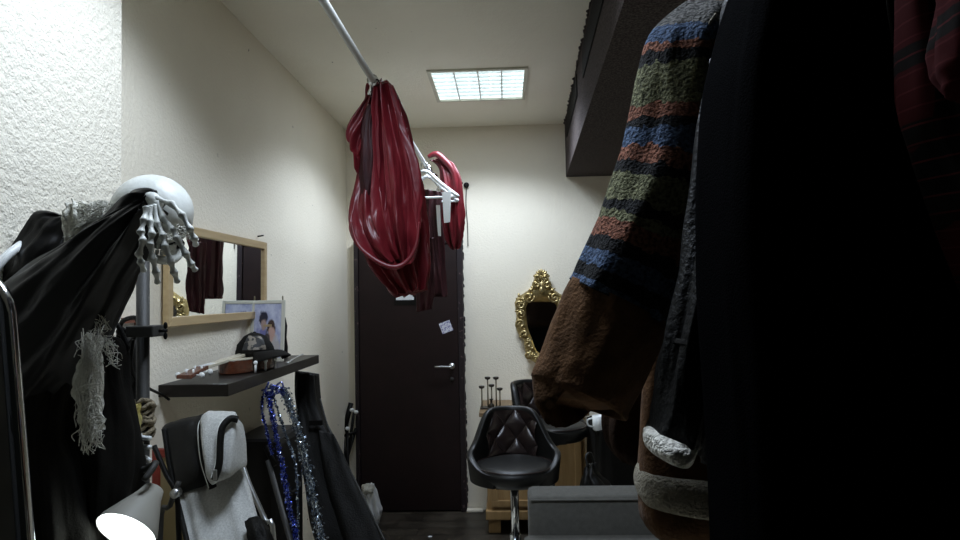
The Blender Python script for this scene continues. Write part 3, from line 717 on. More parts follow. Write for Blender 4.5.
# ---------------------------------------------------------------- overhead rail with robes
rA, rB = P(323, 0, 1.87), P(441, 190, 4.97)
dr_ = (rB-rA).normalized(); rN = rA-dr_*1.0; rF = rB+dr_*((4.998-rB.y)/dr_.y)
t = thing('hanging_rail', 'long silver metal clothes rail under the ceiling carrying the burgundy robes', 'rail', (rF+rN)/2)
MB().tube([rN, rF], .0135, 16).build('pipe', mat('pale_grey_pipe', (.50, .50, .47), .35, spec=.6), t)
def on_rail(Y): return rA+dr_*((Y-rA.y)/dr_.y)
j = on_rail(2.60)
m = MB(); m.tube([j-dr_*.06, j+dr_*.05], .023, 16); m.tube([j+V((-.0, 0, -.03)), j+V((.03, 0, -.035))], .012, 12); m.tube([j+V((.02, 0, -.0)), j+V((.045, 0, -.012))], .010, 12); m.tube([j-dr_*.02+V((0, 0, .01)), j-dr_*.02+V((-.02, 0, -.05))], .012, 12)
m.build('clamp', 'chrome', t)
j2 = on_rail(4.3)
m = MB(); m.tube([j2-dr_*.12, j2+dr_*.10], .024, 16); m.tube([j2+V((.0, 0, -.0)), j2+V((.05, -.02, -.04))], .014, 12); m.build('clamp', 'chrome', t)
MB().lathe([(.014, -.02), (.04, -.006), (.04, 0)], rF+V((0, .0, 0)), 20, (0, 1, 0)).build('wall_flange', 'chrome', t)
m = MB(); m.tube([rN+dr_*.1, V((rN.x, rN.y+.1, H))], .008, 8); m.build('ceiling_rod', 'steel', t)

# front burgundy robe, draped over the rail
rb = on_rail(2.66)
t = thing('satin_robe', 'burgundy satin robe bunched and draped over the near end of the rail', 'robe', rb)
body = [(371, 82, 386, 83, 2.63, .06), (367, 100, 396, 98, 2.68, .09), (366, 130, 408, 126, 2.73, .11), (366, 165, 417, 160, 2.77, .12), (364, 200, 421, 196, 2.79, .13),
        (364, 232, 425, 228, 2.80, .13), (370, 262, 427, 254, 2.79, .12), (384, 283, 427, 276, 2.77, .09), (397, 296, 425, 290, 2.75, .05)]
MB().loft(body, 180, 110, fold=.024, nf=10, e=2.2, seed=21, sharp=1).build('body', 'satin_red', t)
MB().loft([(368, 104, 375, 106, 2.60, .03), (361, 128, 375, 128, 2.60, .04), (361, 165, 375, 165, 2.60, .04), (362, 200, 373, 200, 2.61, .03)], 40, 40, fold=.008, nf=5, seed=2, sharp=1).build('inner_shade', 'dark_red', t)  # dark sheet standing for the shade inside the robe
slv = [(368, 96, 376, 103, 2.66, .03), (357, 112, 372, 126, 2.64, .035), (348, 126, 366, 141, 2.62, .035), (347, 138, 362, 152, 2.62, .03), (353, 150, 362, 160, 2.63, .03), (354, 166, 361, 174, 2.64, .03), (356, 172, 360, 178, 2.64, .02)]
MB().loft(slv, 64, 60, fold=.006, nf=5, seed=9, wave=.012, wf=2, sharp=1).build('sleeve', 'satin_red', t)
sw = [(376, 84, 389, 85, 2.58, .04), (375, 120, 399, 117, 2.59, .05), (374, 155, 411, 150, 2.60, .06), (373, 190, 418, 184, 2.61, .07), (372, 220, 420, 212, 2.61, .07), (378, 245, 419, 234, 2.61, .06), (390, 262, 414, 252, 2.62, .04), (397, 269, 408, 263, 2.63, .02)]
MB().loft(sw, 150, 100, fold=.024, nf=7, seed=33, wave=.018, wf=2.2, sharp=1).build('front_fold', 'satin_red', t)
sg = [(364, 150, 377, 150, 2.66, .03), (358, 180, 379, 178, 2.64, .05), (352, 208, 384, 200, 2.62, .06), (350, 224, 388, 218, 2.61, .07), (354, 240, 392, 232, 2.60, .07), (366, 254, 396, 246, 2.60, .06), (384, 265, 400, 258, 2.61, .03)]
MB().loft(sg, 120, 90, fold=.015, nf=7, seed=14, wave=.010, wf=2, sharp=1).build('swag', 'satin_red', t)
MB().tube([P(x, y, Y) for x, y, Y in ((351, 222, 2.56), (358, 244, 2.55), (374, 259, 2.54), (392, 267, 2.54), (406, 262, 2.55), (416, 246, 2.56), (419, 222, 2.57))], [.004, .008, .010, .011, .010, .008, .004], 10, 8).build('hem', 'satin_red', t)
# robes farther down the rail: hanger + panels
def hanger(c, half, drop, t, nm='white_enamel'):
    m = MB(); m.tube([c+V((0, 0, .0)), c+V((.02, 0, .02)), c+V((.018, 0, .05)), c+V((-.012, 0, .055)), c+V((-.016, 0, .03))], .0035, 8, 4)
    m.build('hook', 'steel', t)
    m = MB(); m.tube([c+V((-half, 0, -drop)), c+V((-half*.5, 0, -drop*.5)), c, c+V((half*.5, 0, -drop*.5)), c+V((half, 0, -drop))], .013, 10, 4)
    m.tube([c+V((-half, 0, -drop)), c+V((half, 0, -drop))], .008, 10)
    m.build('shoulders', nm, t)
for k, (Y, lab) in enumerate(((4.02, 'white plastic hanger nearest the front robe, carrying dark burgundy cloth'), (4.18, 'white plastic hanger at the far end of the rail'))):
    c = on_rail(Y)+V((0, 0, -.055)); half = .215 if k == 0 else .20
    h = thing('coat_hanger', lab, 'hanger', c, 'white hangers on the overhead rail')
    hanger(c, half, .17, h)
    if k == 0:
        tp = P(447, 196, 4.0); m = MB()
        m.prism([P(442, 192, 4.0), P(451, 192, 4.0), P(450, 222, 4.0), P(444, 223, 4.0)], (0, .008, 0)); m.build('white_tag_strip', 'white_plastic', h, smooth=False)
        m = MB(); m.prism([P(436, 205, 4.03), P(440, 205, 4.03), P(441, 236, 4.03), P(438, 236, 4.03)], (0, .006, 0)); m.build('white_tag_strip', 'white_plastic', h, smooth=False)
c = on_rail(4.02)
t = thing('long_robe', 'long dark burgundy gown hanging straight behind the satin robe', 'robe', c+V((0, 0, -.9)))
MB().loft([(412, 188, 441, 192, 4.10, .05), (413, 220, 440, 220, 4.10, .08), (414, 260, 444, 262, 4.1, .10), (414, 290, 446, 293, 4.1, .11), (415, 297, 445, 297, 4.1, .11)], 90, 50, fold=.014, nf=10, seed=5, sharp=1).build('skirt', 'dark_red', t)
MB().loft([(417, 240, 432, 238, 3.96, .04), (417, 280, 434, 280, 3.95, .05), (418, 312, 432, 309, 3.95, .05)], 60, 30, fold=.010, nf=7, seed=6).build('sash', 'dark_red', t)
t = thing('short_robe', 'burgundy satin robe bunched on the far hanger beside the wall hook', 'robe', on_rail(4.3)+V((.1, 0, -.5)))
MB().loft([(430, 160, 440, 158, 4.25, .05), (438, 166, 452, 163, 4.26, .10), (442, 185, 461, 180, 4.26, .13), (441, 205, 463, 203, 4.26, .14), (441, 225, 464, 222, 4.26, .12), (446, 242, 461, 240, 4.26, .08), (452, 250, 458, 249, 4.26, .03)], 80, 60, fold=.018, nf=8, seed=17, sharp=1).build('body', 'satin_red', t)
MB().tube([P(x, y, 4.2) for x, y in ((428, 157), (436, 154), (444, 160), (452, 170), (456, 185), (457, 205))], [.012, .020, .022, .020, .016, .008], 12, 6).build('collar', 'satin_red', t)

# ---------------------------------------------------------------- gilt mirror on the back wall
def gilt():
    cx = 541.5; Y = YB-.03
    # half outline as (dx, y) in the picture plane of the wall
    ho = [(0, 272), (6, 274), (8, 281), (10, 288), (17, 293), (24, 297), (27, 303), (26, 309), (25, 317), (26, 326), (23, 334), (18, 339), (17, 347), (15, 356), (9, 361), (0, 363)]
    hi = [(0, 302), (5, 302), (10, 302), (13, 303), (14.5, 305), (15.5, 308), (15.5, 312), (15, 316), (14.5, 322), (13.5, 328), (11.5, 334), (9, 340), (7, 346), (4.5, 351), (2, 353), (0, 354)]
    o = [P(cx-a, b, Y) for a, b in ho]+[P(cx+a, b, Y) for a, b in ho[-2:0:-1]]
    i_ = [P(cx-a, b, Y) for a, b in hi]+[P(cx+a, b, Y) for a, b in hi[-2:0:-1]]
    t = thing('gilt_mirror', 'ornate gilt baroque mirror on the back wall above the bar stools', 'mirror', P(cx, 363, YB))
    n = len(o); m = MB(); mid = [(a+b)/2+V((0, -.035, 0)) for a, b in zip(o, i_)]
    vs = [p+V((0, .028, 0)) for p in o]+[p for p in o]+mid+[p+V((0, -.008, 0)) for p in i_]+[p+V((0, .028, 0)) for p in i_]
    m.add(vs, [(r*n+k, r*n+(k+1) % n, (r+1)*n+(k+1) % n, (r+1)*n+k) for r in range(4) for k in range(n)])
    FM = m
    MB().prism([p+V((0, .008, 0)) for p in i_], (0, .01, 0)).build('mirror_glass', 'darkmirror', t, smooth=False)
    def curl(px, py, r, turns, flip, ph, w):
        c = P(px, py, Y-.035); pts = []; rr = []
        for k in range(22):
            u = k/21; a = ph+flip*turns*2*pi*u; q = r*(1-.8*u)
            pts.append(c+V((cos(a)*q, -.012*u, sin(a)*q))); rr.append(w*(.6+.6*u))
        return MB().tube(pts, rr, 8)
    for sgn in (-1, 1):
        for dx, y, r, tn, ph in ((6, 284, .045, 1.2, 1.6), (4, 277, .03, 1.1, .5), (13, 297, .055, 1.3, .2), (22, 304, .058, 1.4, 2.2), (21, 314, .04, 1.2, 1), (21, 324, .048, 1.3, 4), (17, 334, .04, 1.2, 5), (14, 344, .036, 1.1, 2), (13, 355, .04, 1.3, .5), (5, 360, .038, 1.2, 3)):
            curl(cx+sgn*dx, y, r*.82, tn, sgn, ph if sgn < 0 else pi-ph, .0105).build('scroll', 'gold', t)
        m = FM
        rnd = random.Random(4)
        for k in range(46):
            a = rnd.choice(ho[1:-1]); b = hi[ho.index(a)]; u = rnd.uniform(.1, .8)
            q = P(cx+sgn*(a[0]*(1-u)+b[0]*u), (a[1]*(1-u)+b[1]*u)+rnd.uniform(-3, 3), Y-.03); rot = Matrix.Rotation(rnd.uniform(0, pi), 3, 'Y')
            m.ball(q, (rnd.uniform(.008, .014), .014, rnd.uniform(.014, .028)), 8, 6, rot=rot)
    m = FM; c = P(cx, 276, Y-.02)
    for k in range(7):
        a = radians(-75+25*k); m.ball(c+V((sin(a)*.03, -.01, cos(a)*.03)), (.010, .012, .026), 10, 6, rot=Matrix.Rotation(a, 3, 'Y'))
    m.ball(P(cx, 290, Y-.04), (.022, .02, .03), 12, 8); m.build('frame', 'gold', t)
gilt()

# ---------------------------------------------------------------- pine cabinet
cx0, cx1 = P(487, 480, 4.50).x, P(586, 480, 4.50).x; cz = PZ(0, 0, .1); ct = P(483, 412, 4.48).z
t = thing('pine_cabinet', 'pine cabinet against the back wall behind the bar stools', 'cabinet', ((cx0+cx1)/2, 4.75, 0))
MB().bx((cx0, 4.50, .10), (cx1, 4.97, ct-.03)).build('body', 'pine', t, smooth=False, bevel=.004)
MB().bx((cx0-.045, 4.45, ct-.03), (cx1+.03, 4.985, ct)).build('top', 'pinetop', t, smooth=False, bevel=.004)
MB().bx((cx0-.012, 4.47, .10), (cx1+.01, 4.98, .165)).build('plinth_moulding', 'pine', t, smooth=False, bevel=.008)
for xx in (cx0+.005, cx1-.09):
    for yy in (4.51, 4.88): MB().bx((xx, yy, .0), (xx+.085, yy+.085, .10)).build('foot', 'pine', t, smooth=False, bevel=.006)
mid = (cx0+cx1)/2
for a, b in ((cx0+.03, mid-.01), (mid+.01, cx1-.03)):
    d = MB().bx((a, 4.485, .19), (b, 4.4995, ct-.06)).build('door', 'pine', t, smooth=False, bevel=.003)
    m = MB(); k = .045
    for (xa, xb, za, zb_) in ((a, b, .19, .19+k), (a, b, ct-.06-k, ct-.06), (a, a+k, .19+k, ct-.06-k), (b-k, b, .19+k, ct-.06-k)): m.bx((xa, 4.472, za), (xb, 4.486, zb_))
    m.build('door_moulding', 'pine', d, smooth=False, bevel=.004)
    MB().ball((b-.022 if a < mid-.2 else a+.022, 4.462, .55), .012, 12, 8).build('knob', 'stemsilver', d)
# candle holders
for k, (px, py, bot, lab) in enumerate(((483, 388, 411, 'dark slender candle stand at the near end of the cabinet row'),)):
    pass
hb = V((P(491, 408, 4.62).x, 4.62, ct))
t = thing('candelabrum', 'small metal candle stand with five thin stems on the pine cabinet', 'candle holder', hb)
MB().bx(hb+V((-.075, -.045, 0)), hb+V((.075, .045, .012))).build('base', 'candlestick', t, smooth=False, bevel=.004)
for px, py in ((481.5, 388), (487.5, 379), (491.5, 386.5), (496, 379), (500, 390)):
    q = P(px, py, 4.62); q.x = hb.x+(q.x-hb.x)*.98
    st = MB().tube([(q.x, 4.62, ct+.01), (q.x, 4.62, q.z)], .005, 8); o = st.build('stem', 'stemsilver', t)
    MB().lathe([(.003, -.006), (.019, .0), (.021, .014), (.016, .016), (.0, .012)], (q.x, 4.62, q.z), 16).build('cup', 'candlestick', o)
q = V((hb.x+.004, 4.60, ct)); MB().lathe([(.02, 0), (.02, .02), (.008, .03), (.008, .05), (.018, .06), (0, .06)], q+V((0, 0, .01)), 14).build('cup', 'candlestick', t)

# ---------------------------------------------------------------- bar stools
def make_stool(S=.745):
    t = thing('bar_stool', 'black padded bar stool with a quilted back, in front of the pine cabinet', 'bar stool', (0, 0, 0), 'black quilted bar stools')
    # wraparound shell: angle 0 = back
    def shell(u, v):
        a = (u-.5)*2*radians(150); q = abs(a)
        lo = 1/(1+math.exp((q-radians(112))/.16)); hi = 1/(1+math.exp((q-radians(55))/.11))
        ht = .012+.075*lo+.195*hi
        x, y = sin(a), cos(a); w = v*ht
        rx = .196+.018*lo*(1-hi)*v-.020*hi*v; ry_ = .185+.055*v*hi
        return V((x*rx, y*ry_-.01, S-.055+v*(ht+.055)))
    sh = MB().grid(shell, 88, 16).build('shell', 'leather', t)
    s_ = sh.modifiers.new('thick', 'SOLIDIFY'); s_.thickness = .034; s_.offset = 1
    sb = sh.modifiers.new('sub', 'SUBSURF'); sb.levels = 1; sb.render_levels = 1
    def quilt(u, v):
        a = (u-.5)*2*radians(50); p = shell(.5+a/(2*radians(150)), .26+.68*v)
        d1 = abs(sin(pi*(u*2.5+v*1.5))); d2 = abs(sin(pi*(u*2.5-v*1.5))); pf = .020*(d1**.45*d2**.45)
        n = V((p.x, p.y, 0)).normalized(); return p-n*(.008+pf)
    q = MB().grid(quilt, 96, 72).build('quilted_back', 'quilt', t)
    def cushion(d, p):
        if p.z > 0: p.z *= .75
        return p
    m = MB(); N = 40
    prof = [(.0, -.075), (.10, -.072), (.175, -.058), (.205, -.03), (.212, -.005), (.200, .022), (.16, .034), (.08, .038), (.0, .038)]
    m.lathe(prof, (0, -.03, S), N); c = m.build('seat', 'leather', t)
    pts = [V((cos(2*pi*k/40)*.198, -.03+sin(2*pi*k/40)*.198, S+.024)) for k in range(40)]
    MB().tube(pts, .004, 6, closed=True).build('piping', 'quilt', c)
    MB().tube([(0, 0, .03), (0, 0, .40)], .030, 20).tube([(0, 0, .40), (0, 0, S-.07)], .022, 20).build('column', 'chrome', t)
    MB().lathe([(0, 0), (.20, 0), (.205, .006), (.19, .016), (.08, .03), (.035, .05), (.0, .05)], (0, 0, 0), 40).build('base', 'chrome', t)
    fr = [V((cos(a)*.14, -.07+sin(a)*.14, .27)) for a in [2*pi*k/32 for k in range(32)]]
    MB().tube(fr, .010, 8, closed=True).build('foot_ring', 'chrome', t)
    MB().box((0, 0, S-.075), (.2, .2, .016)).build('mount_plate', 'black_plastic', t, smooth=False)
    MB().tube([(.03, 0, S-.085), (.19, -.03, S-.09)], .006, 8).build('lever', 'chrome', t)
    return t
st1 = make_stool(); st2 = make_stool(.82)
p = P(514, 470, 3.38); st1.location = (p.x, 3.38, 0); st1.rotation_euler.z = radians(4)
st1['label'] = 'black bar stool with brown diamond-quilted back, the nearer of the two'
p2 = P(550, 420, 4.02); st2.location = (p2.x, 4.02, 0); st2.rotation_euler.z = radians(52)
st2['label'] = 'black quilted bar stool turned aside behind the nearer stool, before the gilt mirror'
# ---------------------------------------------------------------- grey sofa
sy = 2.95
x0 = P(529, 520, sy).x; ztop = P(560, 487, sy+.17).z; zs = P(560, 534, sy).z
t = thing('sofa', 'grey upholstered sofa with a low straight back beside the hanging coats', 'sofa', ((x0+.65), 2.6, 0))
MB().bx((x0, sy, .12), (x0+1.35, sy+.19, ztop)).build('backrest', 'sofa', t, smooth=True, bevel=.025)
MB().bx((x0-.03, 2.35, .22), (x0+1.37, sy-.003, zs)).build('seat', 'sofa', t, smooth=True, bevel=.03)
MB().bx((x0, 2.40, .08), (x0+1.33, sy-.01, .215)).build('base', 'blackcloth', t, smooth=False)
for xx in (x0+.05, x0+1.25):
    for yy in (2.45, sy+.1): MB().tube([(xx, yy, 0), (xx, yy, .13)], [.015, .022], 10).build('leg', 'black_plastic', t)
MB().tube([(x0+.01, sy-.004, ztop-.014), (x0+1.34, sy-.004, ztop-.014)], .0045, 6).build('piping', 'sofa', t)
# black cloth covered table behind sofa, white mug
tx0, tx1 = P(596, 450, 3.75).x, P(700, 450, 3.75).x; tz = P(600, 436, 3.72).z
t = thing('covered_table', 'small table under a black cloth between the sofa and the pine cabinet', 'table', ((tx0+tx1)/2, 4.0, 0))
MB().rings([V(((tx0+tx1)/2, 4.0, 0.0)), V(((tx0+tx1)/2, 4.0, tz-.06)), V(((tx0+tx1)/2, 4.0, tz-.012)), V(((tx0+tx1)/2, 4.0, tz))], [V(((tx1-tx0)/2*1.06, 0, 0)), V(((tx1-tx0)/2, 0, 0)), V(((tx1-tx0)/2*.99, 0, 0)), V(((tx1-tx0)/2*.96, 0, 0))], [.56, .5, .49, .46], 90, 30, fold=.008, nf=14, e=6, seed=3).build('cloth', 'blackcloth', t)
mg = V((P(599, 428, 3.80).x, 3.82, tz+.012))
t = thing('mug', 'small white mug on the black covered table', 'mug', mg)
MB().lathe([(0, .002), (.028, .0), (.034, .006), (.036, .085), (.033, .085), (.030, .012), (.0, .01)], mg, 24).build('cup', 'white_plastic', t)
MB().tube([mg+V((-.034, 0, .07)), mg+V((-.062, 0, .06)), mg+V((-.06, 0, .03)), mg+V((-.033, 0, .02))], .005, 8, 4).build('handle', 'white_plastic', t)
bb = P(590, 487, 3.3)
t = thing('leather_bag', 'black leather bag slumped behind the sofa', 'bag', (bb.x+.05, 3.4, 0))
MB().loft([(588, 466, 594, 464, 3.4, .03), (584, 475, 598, 474, 3.4, .10), (580, 487, 610, 487, 3.4, .16), (575, 520, 620, 520, 3.4, .2), (574, 600, 622, 600, 3.4, .2), (580, 607, 616, 607, 3.4, .16)], 48, 40, fold=.012, nf=5, seed=6).build('body', 'blacksatin', t)
MB().tube([P(588, 468, 3.36), P(586, 458, 3.38), P(591, 455, 3.4), P(595, 468, 3.4)], .007, 8, 5).build('strap', 'leather', t)

# ---------------------------------------------------------------- coats on the near rail
RX, RZ = .47, 2.30
t = thing('coat_rail', 'steel clothes rail above the hanging coats', 'rail', (RX, .7, RZ))
MB().tube([(RX, .15, RZ), (RX, 1.22, RZ)], .014, 14).build('pipe', 'steel', t)
for yy in (.25, 1.15): MB().tube([(RX, yy, RZ), (RX, yy, BZ)], .007, 8).build('drop_rod', 'steel', t)
def coat_hanger(Y, x, lab, zc):
    h = thing('wooden_hanger', lab, 'hanger', (RX, Y, zc), 'hangers holding the coats')
    m = MB(); m.tube([(x, Y, zc), (RX, Y, RZ-.03), (RX+.019, Y, RZ-.005), (RX+.014, Y, RZ+.016), (RX-.006, Y, RZ+.0185), (RX-.018, Y, RZ+.004)], .003, 8, 4); m.build('hook', 'steel', h)
    m = MB(); m.tube([(x-.05, Y, zc-.03), (x, Y, zc-.0), (x+.05, Y, zc-.03)], .010, 10, 6); m.build('shoulders', 'pine', h)
# multicolour coat
AY = 1.08
t = thing('shearling_coat', 'brown suede coat with a striped multicolour knit sleeve and grey fur hem', 'coat', (RX, AY, 1.2))
bd = [(712, -12, 800, -15, AY+.02, .05), (690, 6, 850, 0, AY+.04, .10), (672, 40, 880, 40, AY+.06, .13), (668, 120, 890, 120, AY+.06, .17), (664, 210, 890, 210, AY+.06, .19), (655, 300, 890, 300, AY+.05, .20), (645, 370, 892, 370, AY+.04, .20), (638, 430, 894, 430, AY+.03, .20), (636, 480, 896, 480, AY+.02, .20), (638, 515, 898, 520, AY+.02, .19), (652, 533, 890, 545, AY+.02, .15)]
MB().loft(bd, 90, 80, fold=.010, nf=6, e=2.6, seed=41).build('body', 'suede', t)
sl = [(727.2, -6, 743, 6, (AY-.05, AY+.0), .06), (697.6, 2, 731, 30, (AY-.09, AY+.0), .10), (672.8, 26, 725, 60, (AY-.125, AY+.005), .145), (661, 66, 719, 98, (AY-.125, AY+.005), .155), (657, 104, 712, 134, (AY-.125, AY+.005), .16), (648, 146, 703, 176, (AY-.125, AY+.005), .16), (632, 190, 689, 222, (AY-.125, AY+.005), .16), (616, 232, 671, 264, (AY-.125, AY+.005), .155), (600, 269.433, 653, 299.433, (AY-.125, AY+.005), .15), (591, 287.983, 643, 316.983, (AY-.125, AY+.005), .15)]
MB().loft(sl, 72, 70, fold=.007, nf=5, e=2.15, seed=51).build('sleeve', 'stripes', t)
cf = [(592.5, 284.5, 646, 314.5, (AY-.125, AY+.005), .152), (589, 294, 640, 324, (AY-.125, AY+.005), .16), (582, 318, 628, 345, (AY-.125, AY+.005), .16), (572, 348, 613, 379, (AY-.125, AY+.005), .155), (564, 373, 600, 402, (AY-.125, AY+.005), .15), (562, 385, 595, 412, (AY-.125, AY+.005), .145), (567, 391, 590, 410, (AY-.125, AY+.005), .11)]
MB().loft(cf, 64, 44, fold=.005, nf=4, e=2.2, seed=61).build('cuff', 'suede', t)
fu = [(640, 467, 890, 468, AY+.01, .215), (637, 473, 893, 475, AY+.01, .235), (636, 484, 894, 486, AY+.01, .24), (638, 494, 895, 497, AY+.01, .235), (641, 499, 893, 503, AY+.01, .215)]
MB().loft(fu, 240, 30, fold=.0015, nf=9, e=2.6, seed=71).build('fur_trim', 'fur', t)
MB().tube([P(716, 14, .93), P(708, 26, .93), P(704, 38, .93), P(702, 52, .94)], .0022, 8, 5).build('piping_loop', 'fur', t)
# dark brown coat behind it
t = thing('brown_coat', 'dark brown suede coat whose sleeve hangs below the striped sleeve', 'coat', (RX, 1.24, 1.2))
MB().loft([(700, 10, 800, 5, 1.30, .06), (680, 60, 860, 50, 1.31, .12), (672, 200, 880, 200, 1.31, .14), (668, 360, 880, 360, 1.31, .14), (668, 480, 880, 480, 1.31, .12)], 64, 40, fold=.008, nf=5, seed=31).build('body', 'dark_suede', t)
MB().loft([(690, 40, 725, 60, 1.25, .08), (676, 120, 716, 135, 1.24, .11), (658, 220, 705, 235, 1.23, .12), (636, 310, 690, 325, 1.22, .12), (614, 380, 664, 398, 1.21, .12), (604, 415, 652, 436, 1.21, .115), (606, 440, 645, 458, 1.21, .10), (618, 458, 636, 464, 1.21, .06)], 56, 50, fold=.007, nf=5, seed=35).build('sleeve', 'dark_suede', t)
# black jacket with sherpa cuff
t = thing('black_jacket', 'black jacket whose sleeve ends in a cream sherpa cuff', 'jacket', (RX, .93, 1.2))
MB().loft([(735, -15, 800, -18, .90, .05), (722, 10, 850, 5, .91, .10), (716, 120, 880, 120, .92, .12), (712, 260, 885, 260, .92, .12), (704, 400, 885, 400, .92, .12), (700, 462, 885, 462, .92, .10)], 64, 40, fold=.008, nf=5, seed=81).build('body', 'blackdenim', t)
js = [(716, 60, 745, 66, .90, .06), (704, 120, 742, 124, .89, .085), (695, 200, 735, 203, .885, .095), (684, 270, 728, 274, .88, .10), (668, 340, 716, 346, .88, .10), (660, 390, 706, 398, .88, .10), (654, 425, 700, 438, .88, .10), (652, 438, 696, 452, .88, .09)]
sl_ = MB().loft(js, 64, 60, fold=.009, nf=6, e=2.3, seed=83).build('sleeve', 'blackdenim', t)
m = MB(); m.loft([(671, 337, 715, 342, .875, .105), (669, 342, 714, 348, .875, .108)], 48, 4); m.build('seam_band', 'blackcloth', sl_)
cu = [(651, 428, 696, 444, .875, .09), (646, 431, 692, 450, .875, .125), (645, 440, 688, 457, .875, .13), (648, 449, 684, 462, .875, .115), (655, 452, 680, 460, .875, .07)]
MB().loft(cu, 90, 40, fold=.0012, nf=5, e=2.1, seed=87).build('sherpa_cuff', 'sherpa', t)
# navy overcoat
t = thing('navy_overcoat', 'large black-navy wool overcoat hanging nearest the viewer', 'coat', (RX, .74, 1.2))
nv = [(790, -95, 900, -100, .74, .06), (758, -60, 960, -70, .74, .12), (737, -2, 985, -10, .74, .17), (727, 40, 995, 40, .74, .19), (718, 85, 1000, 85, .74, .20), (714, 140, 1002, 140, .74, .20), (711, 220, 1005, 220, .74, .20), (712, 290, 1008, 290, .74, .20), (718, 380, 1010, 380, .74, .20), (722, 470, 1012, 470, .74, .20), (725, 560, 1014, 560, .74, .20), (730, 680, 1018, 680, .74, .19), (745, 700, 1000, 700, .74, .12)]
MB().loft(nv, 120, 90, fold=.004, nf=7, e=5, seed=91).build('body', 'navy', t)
MB().tube([P(886, -10, .62), P(889, 15, .615), P(893, 42, .61)], .0012, 6, 4).build('back_seam', 'dullsteel', t)
# tartan shirt
t = thing('flannel_shirt', 'red and black tartan flannel shirt in front of the dark overcoat', 'shirt', (RX+.0, .56, 1.5))
MB().loft([(915, -110, 1000, -115, .56, .04), (904, -50, 1080, -55, .56, .08), (905, 20, 1110, 20, .56, .11), (906, 70, 1120, 70, .56, .12), (912, 110, 1120, 110, .56, .12), (926, 150, 1122, 150, .56, .12), (942, 195, 1124, 195, .56, .12), (960, 240, 1126, 240, .56, .12), (985, 320, 1128, 320, .56, .1), (1000, 380, 1120, 380, .56, .06)], 80, 60, fold=.006, nf=6, e=2.6, seed=95).build('body', 'plaid', t)
MB().loft([(946, -40, 1010, -60, .50, .06), (944, 20, 1030, 10, .49, .08), (944, 60, 1040, 55, .49, .085), (952, 84, 1045, 84, .49, .07), (965, 96, 1040, 98, .49, .05)], 48, 36, fold=.006, nf=4, seed=96).build('sleeve', 'plaid', t)
for Y, x, zc, lab in ((.56, P(1000, 0, .56).x-.02, P(960, -100, .56).z+.02, 'hanger under the tartan shirt'), (.74, P(830, 0, .74).x, P(830, -90, .74).z, 'hanger under the dark overcoat'), (.91, P(790, 0, .91).x, P(768, -12, .91).z, 'hanger under the black jacket'), (AY+.02, P(800, 0, AY).x, P(756, -10, AY+.02).z, 'hanger under the striped-sleeve coat'), (1.30, P(750, 0, 1.3).x, P(750, 10, 1.3).z, 'hanger under the dark brown coat')):
    if Y > 1.2: continue
    coat_hanger(Y, x, lab, zc)

# ---------------------------------------------------------------- skeleton in a black cloak
SKY = 1.40
sk = P(153, 216, SKY)
t = thing('skeleton', 'life-size skeleton in a black cloak with a raised bony hand', 'skeleton', V((P(70, 500, SKY).x, SKY, 0)))
fwd = (rt*.80+V((0, 0, -.22))+V((0, -.55, 0))).normalized(); sdv = V((0, 0, 1)).cross(fwd).normalized(); upv = fwd.cross(sdv)
SR = Matrix((fwd, sdv, upv)).transposed()
def skullfn(d, p):
    q = p.copy()
    if d.z < -.1: q.z *= .72; q.y *= 1-.28*min(1, (-d.z-.1)); q.x *= .96
    if d.x > .2: q.y *= 1-.14*(d.x-.2)
    for sy_ in (-1, 1):
        k = (d-V((.84, .42*sy_, -.30)).normalized()).length; q *= 1-.30*math.exp(-(k/.20)**2)
        k = (d-V((.55, .80*sy_, .02)).normalized()).length; q *= 1-.06*math.exp(-(k/.28)**2)
        k = (d-V((.60, .62*sy_, -.55)).normalized()).length; q *= 1+.07*math.exp(-(k/.14)**2)
    k = (d-V((.86, 0, -.55)).normalized()).length; q *= 1-.2*math.exp(-(k/.12)**2)
    k = (d-V((.92, 0, .12)).normalized()).length; q *= 1+.03*math.exp(-(k/.3)**2)
    return q
skull = MB().ball(sk, (.097, .086, .092), 64, 44, skullfn, SR).build('skull', 'bone', t)
m = MB()
for sy_ in (-1, 1): m.ball(sk+SR @ V((.058, .028*sy_, -.018)), (.014, .016, .014), 14, 10)
m.build('eye_socket', 'bonedark', skull)
jw = [SR @ V(q) for q in ((-.01, .062, -.04), (.01, .060, -.066), (.05, .042, -.080), (.078, 0, -.086), (.05, -.042, -.080), (.01, -.060, -.066), (-.01, -.062, -.04))]
MB().tube([sk+q for q in jw], [.008, .009, .009, .010, .009, .009, .008], 10, 5).build('jaw', 'bone', skull)
m = MB()
for row, zz in ((0, -.058), (1, -.070)):
    for k in range(11):
        a = radians(-70+14*k); m.box(sk+SR @ V((.022+.052*cos(a), .036*sin(a), zz)), (.006, .007, .011), SR)
m.build('teeth', 'bone', skull, smooth=False, bevel=.001)
m = MB(); m.tube([sk+SR @ V((-.04+.085*cos(a), .083*sin(a), -.058)) for a in [2*pi*k/24 for k in range(24)]], .009, 8, closed=True); m.build('head_band', 'blackcloth', skull)
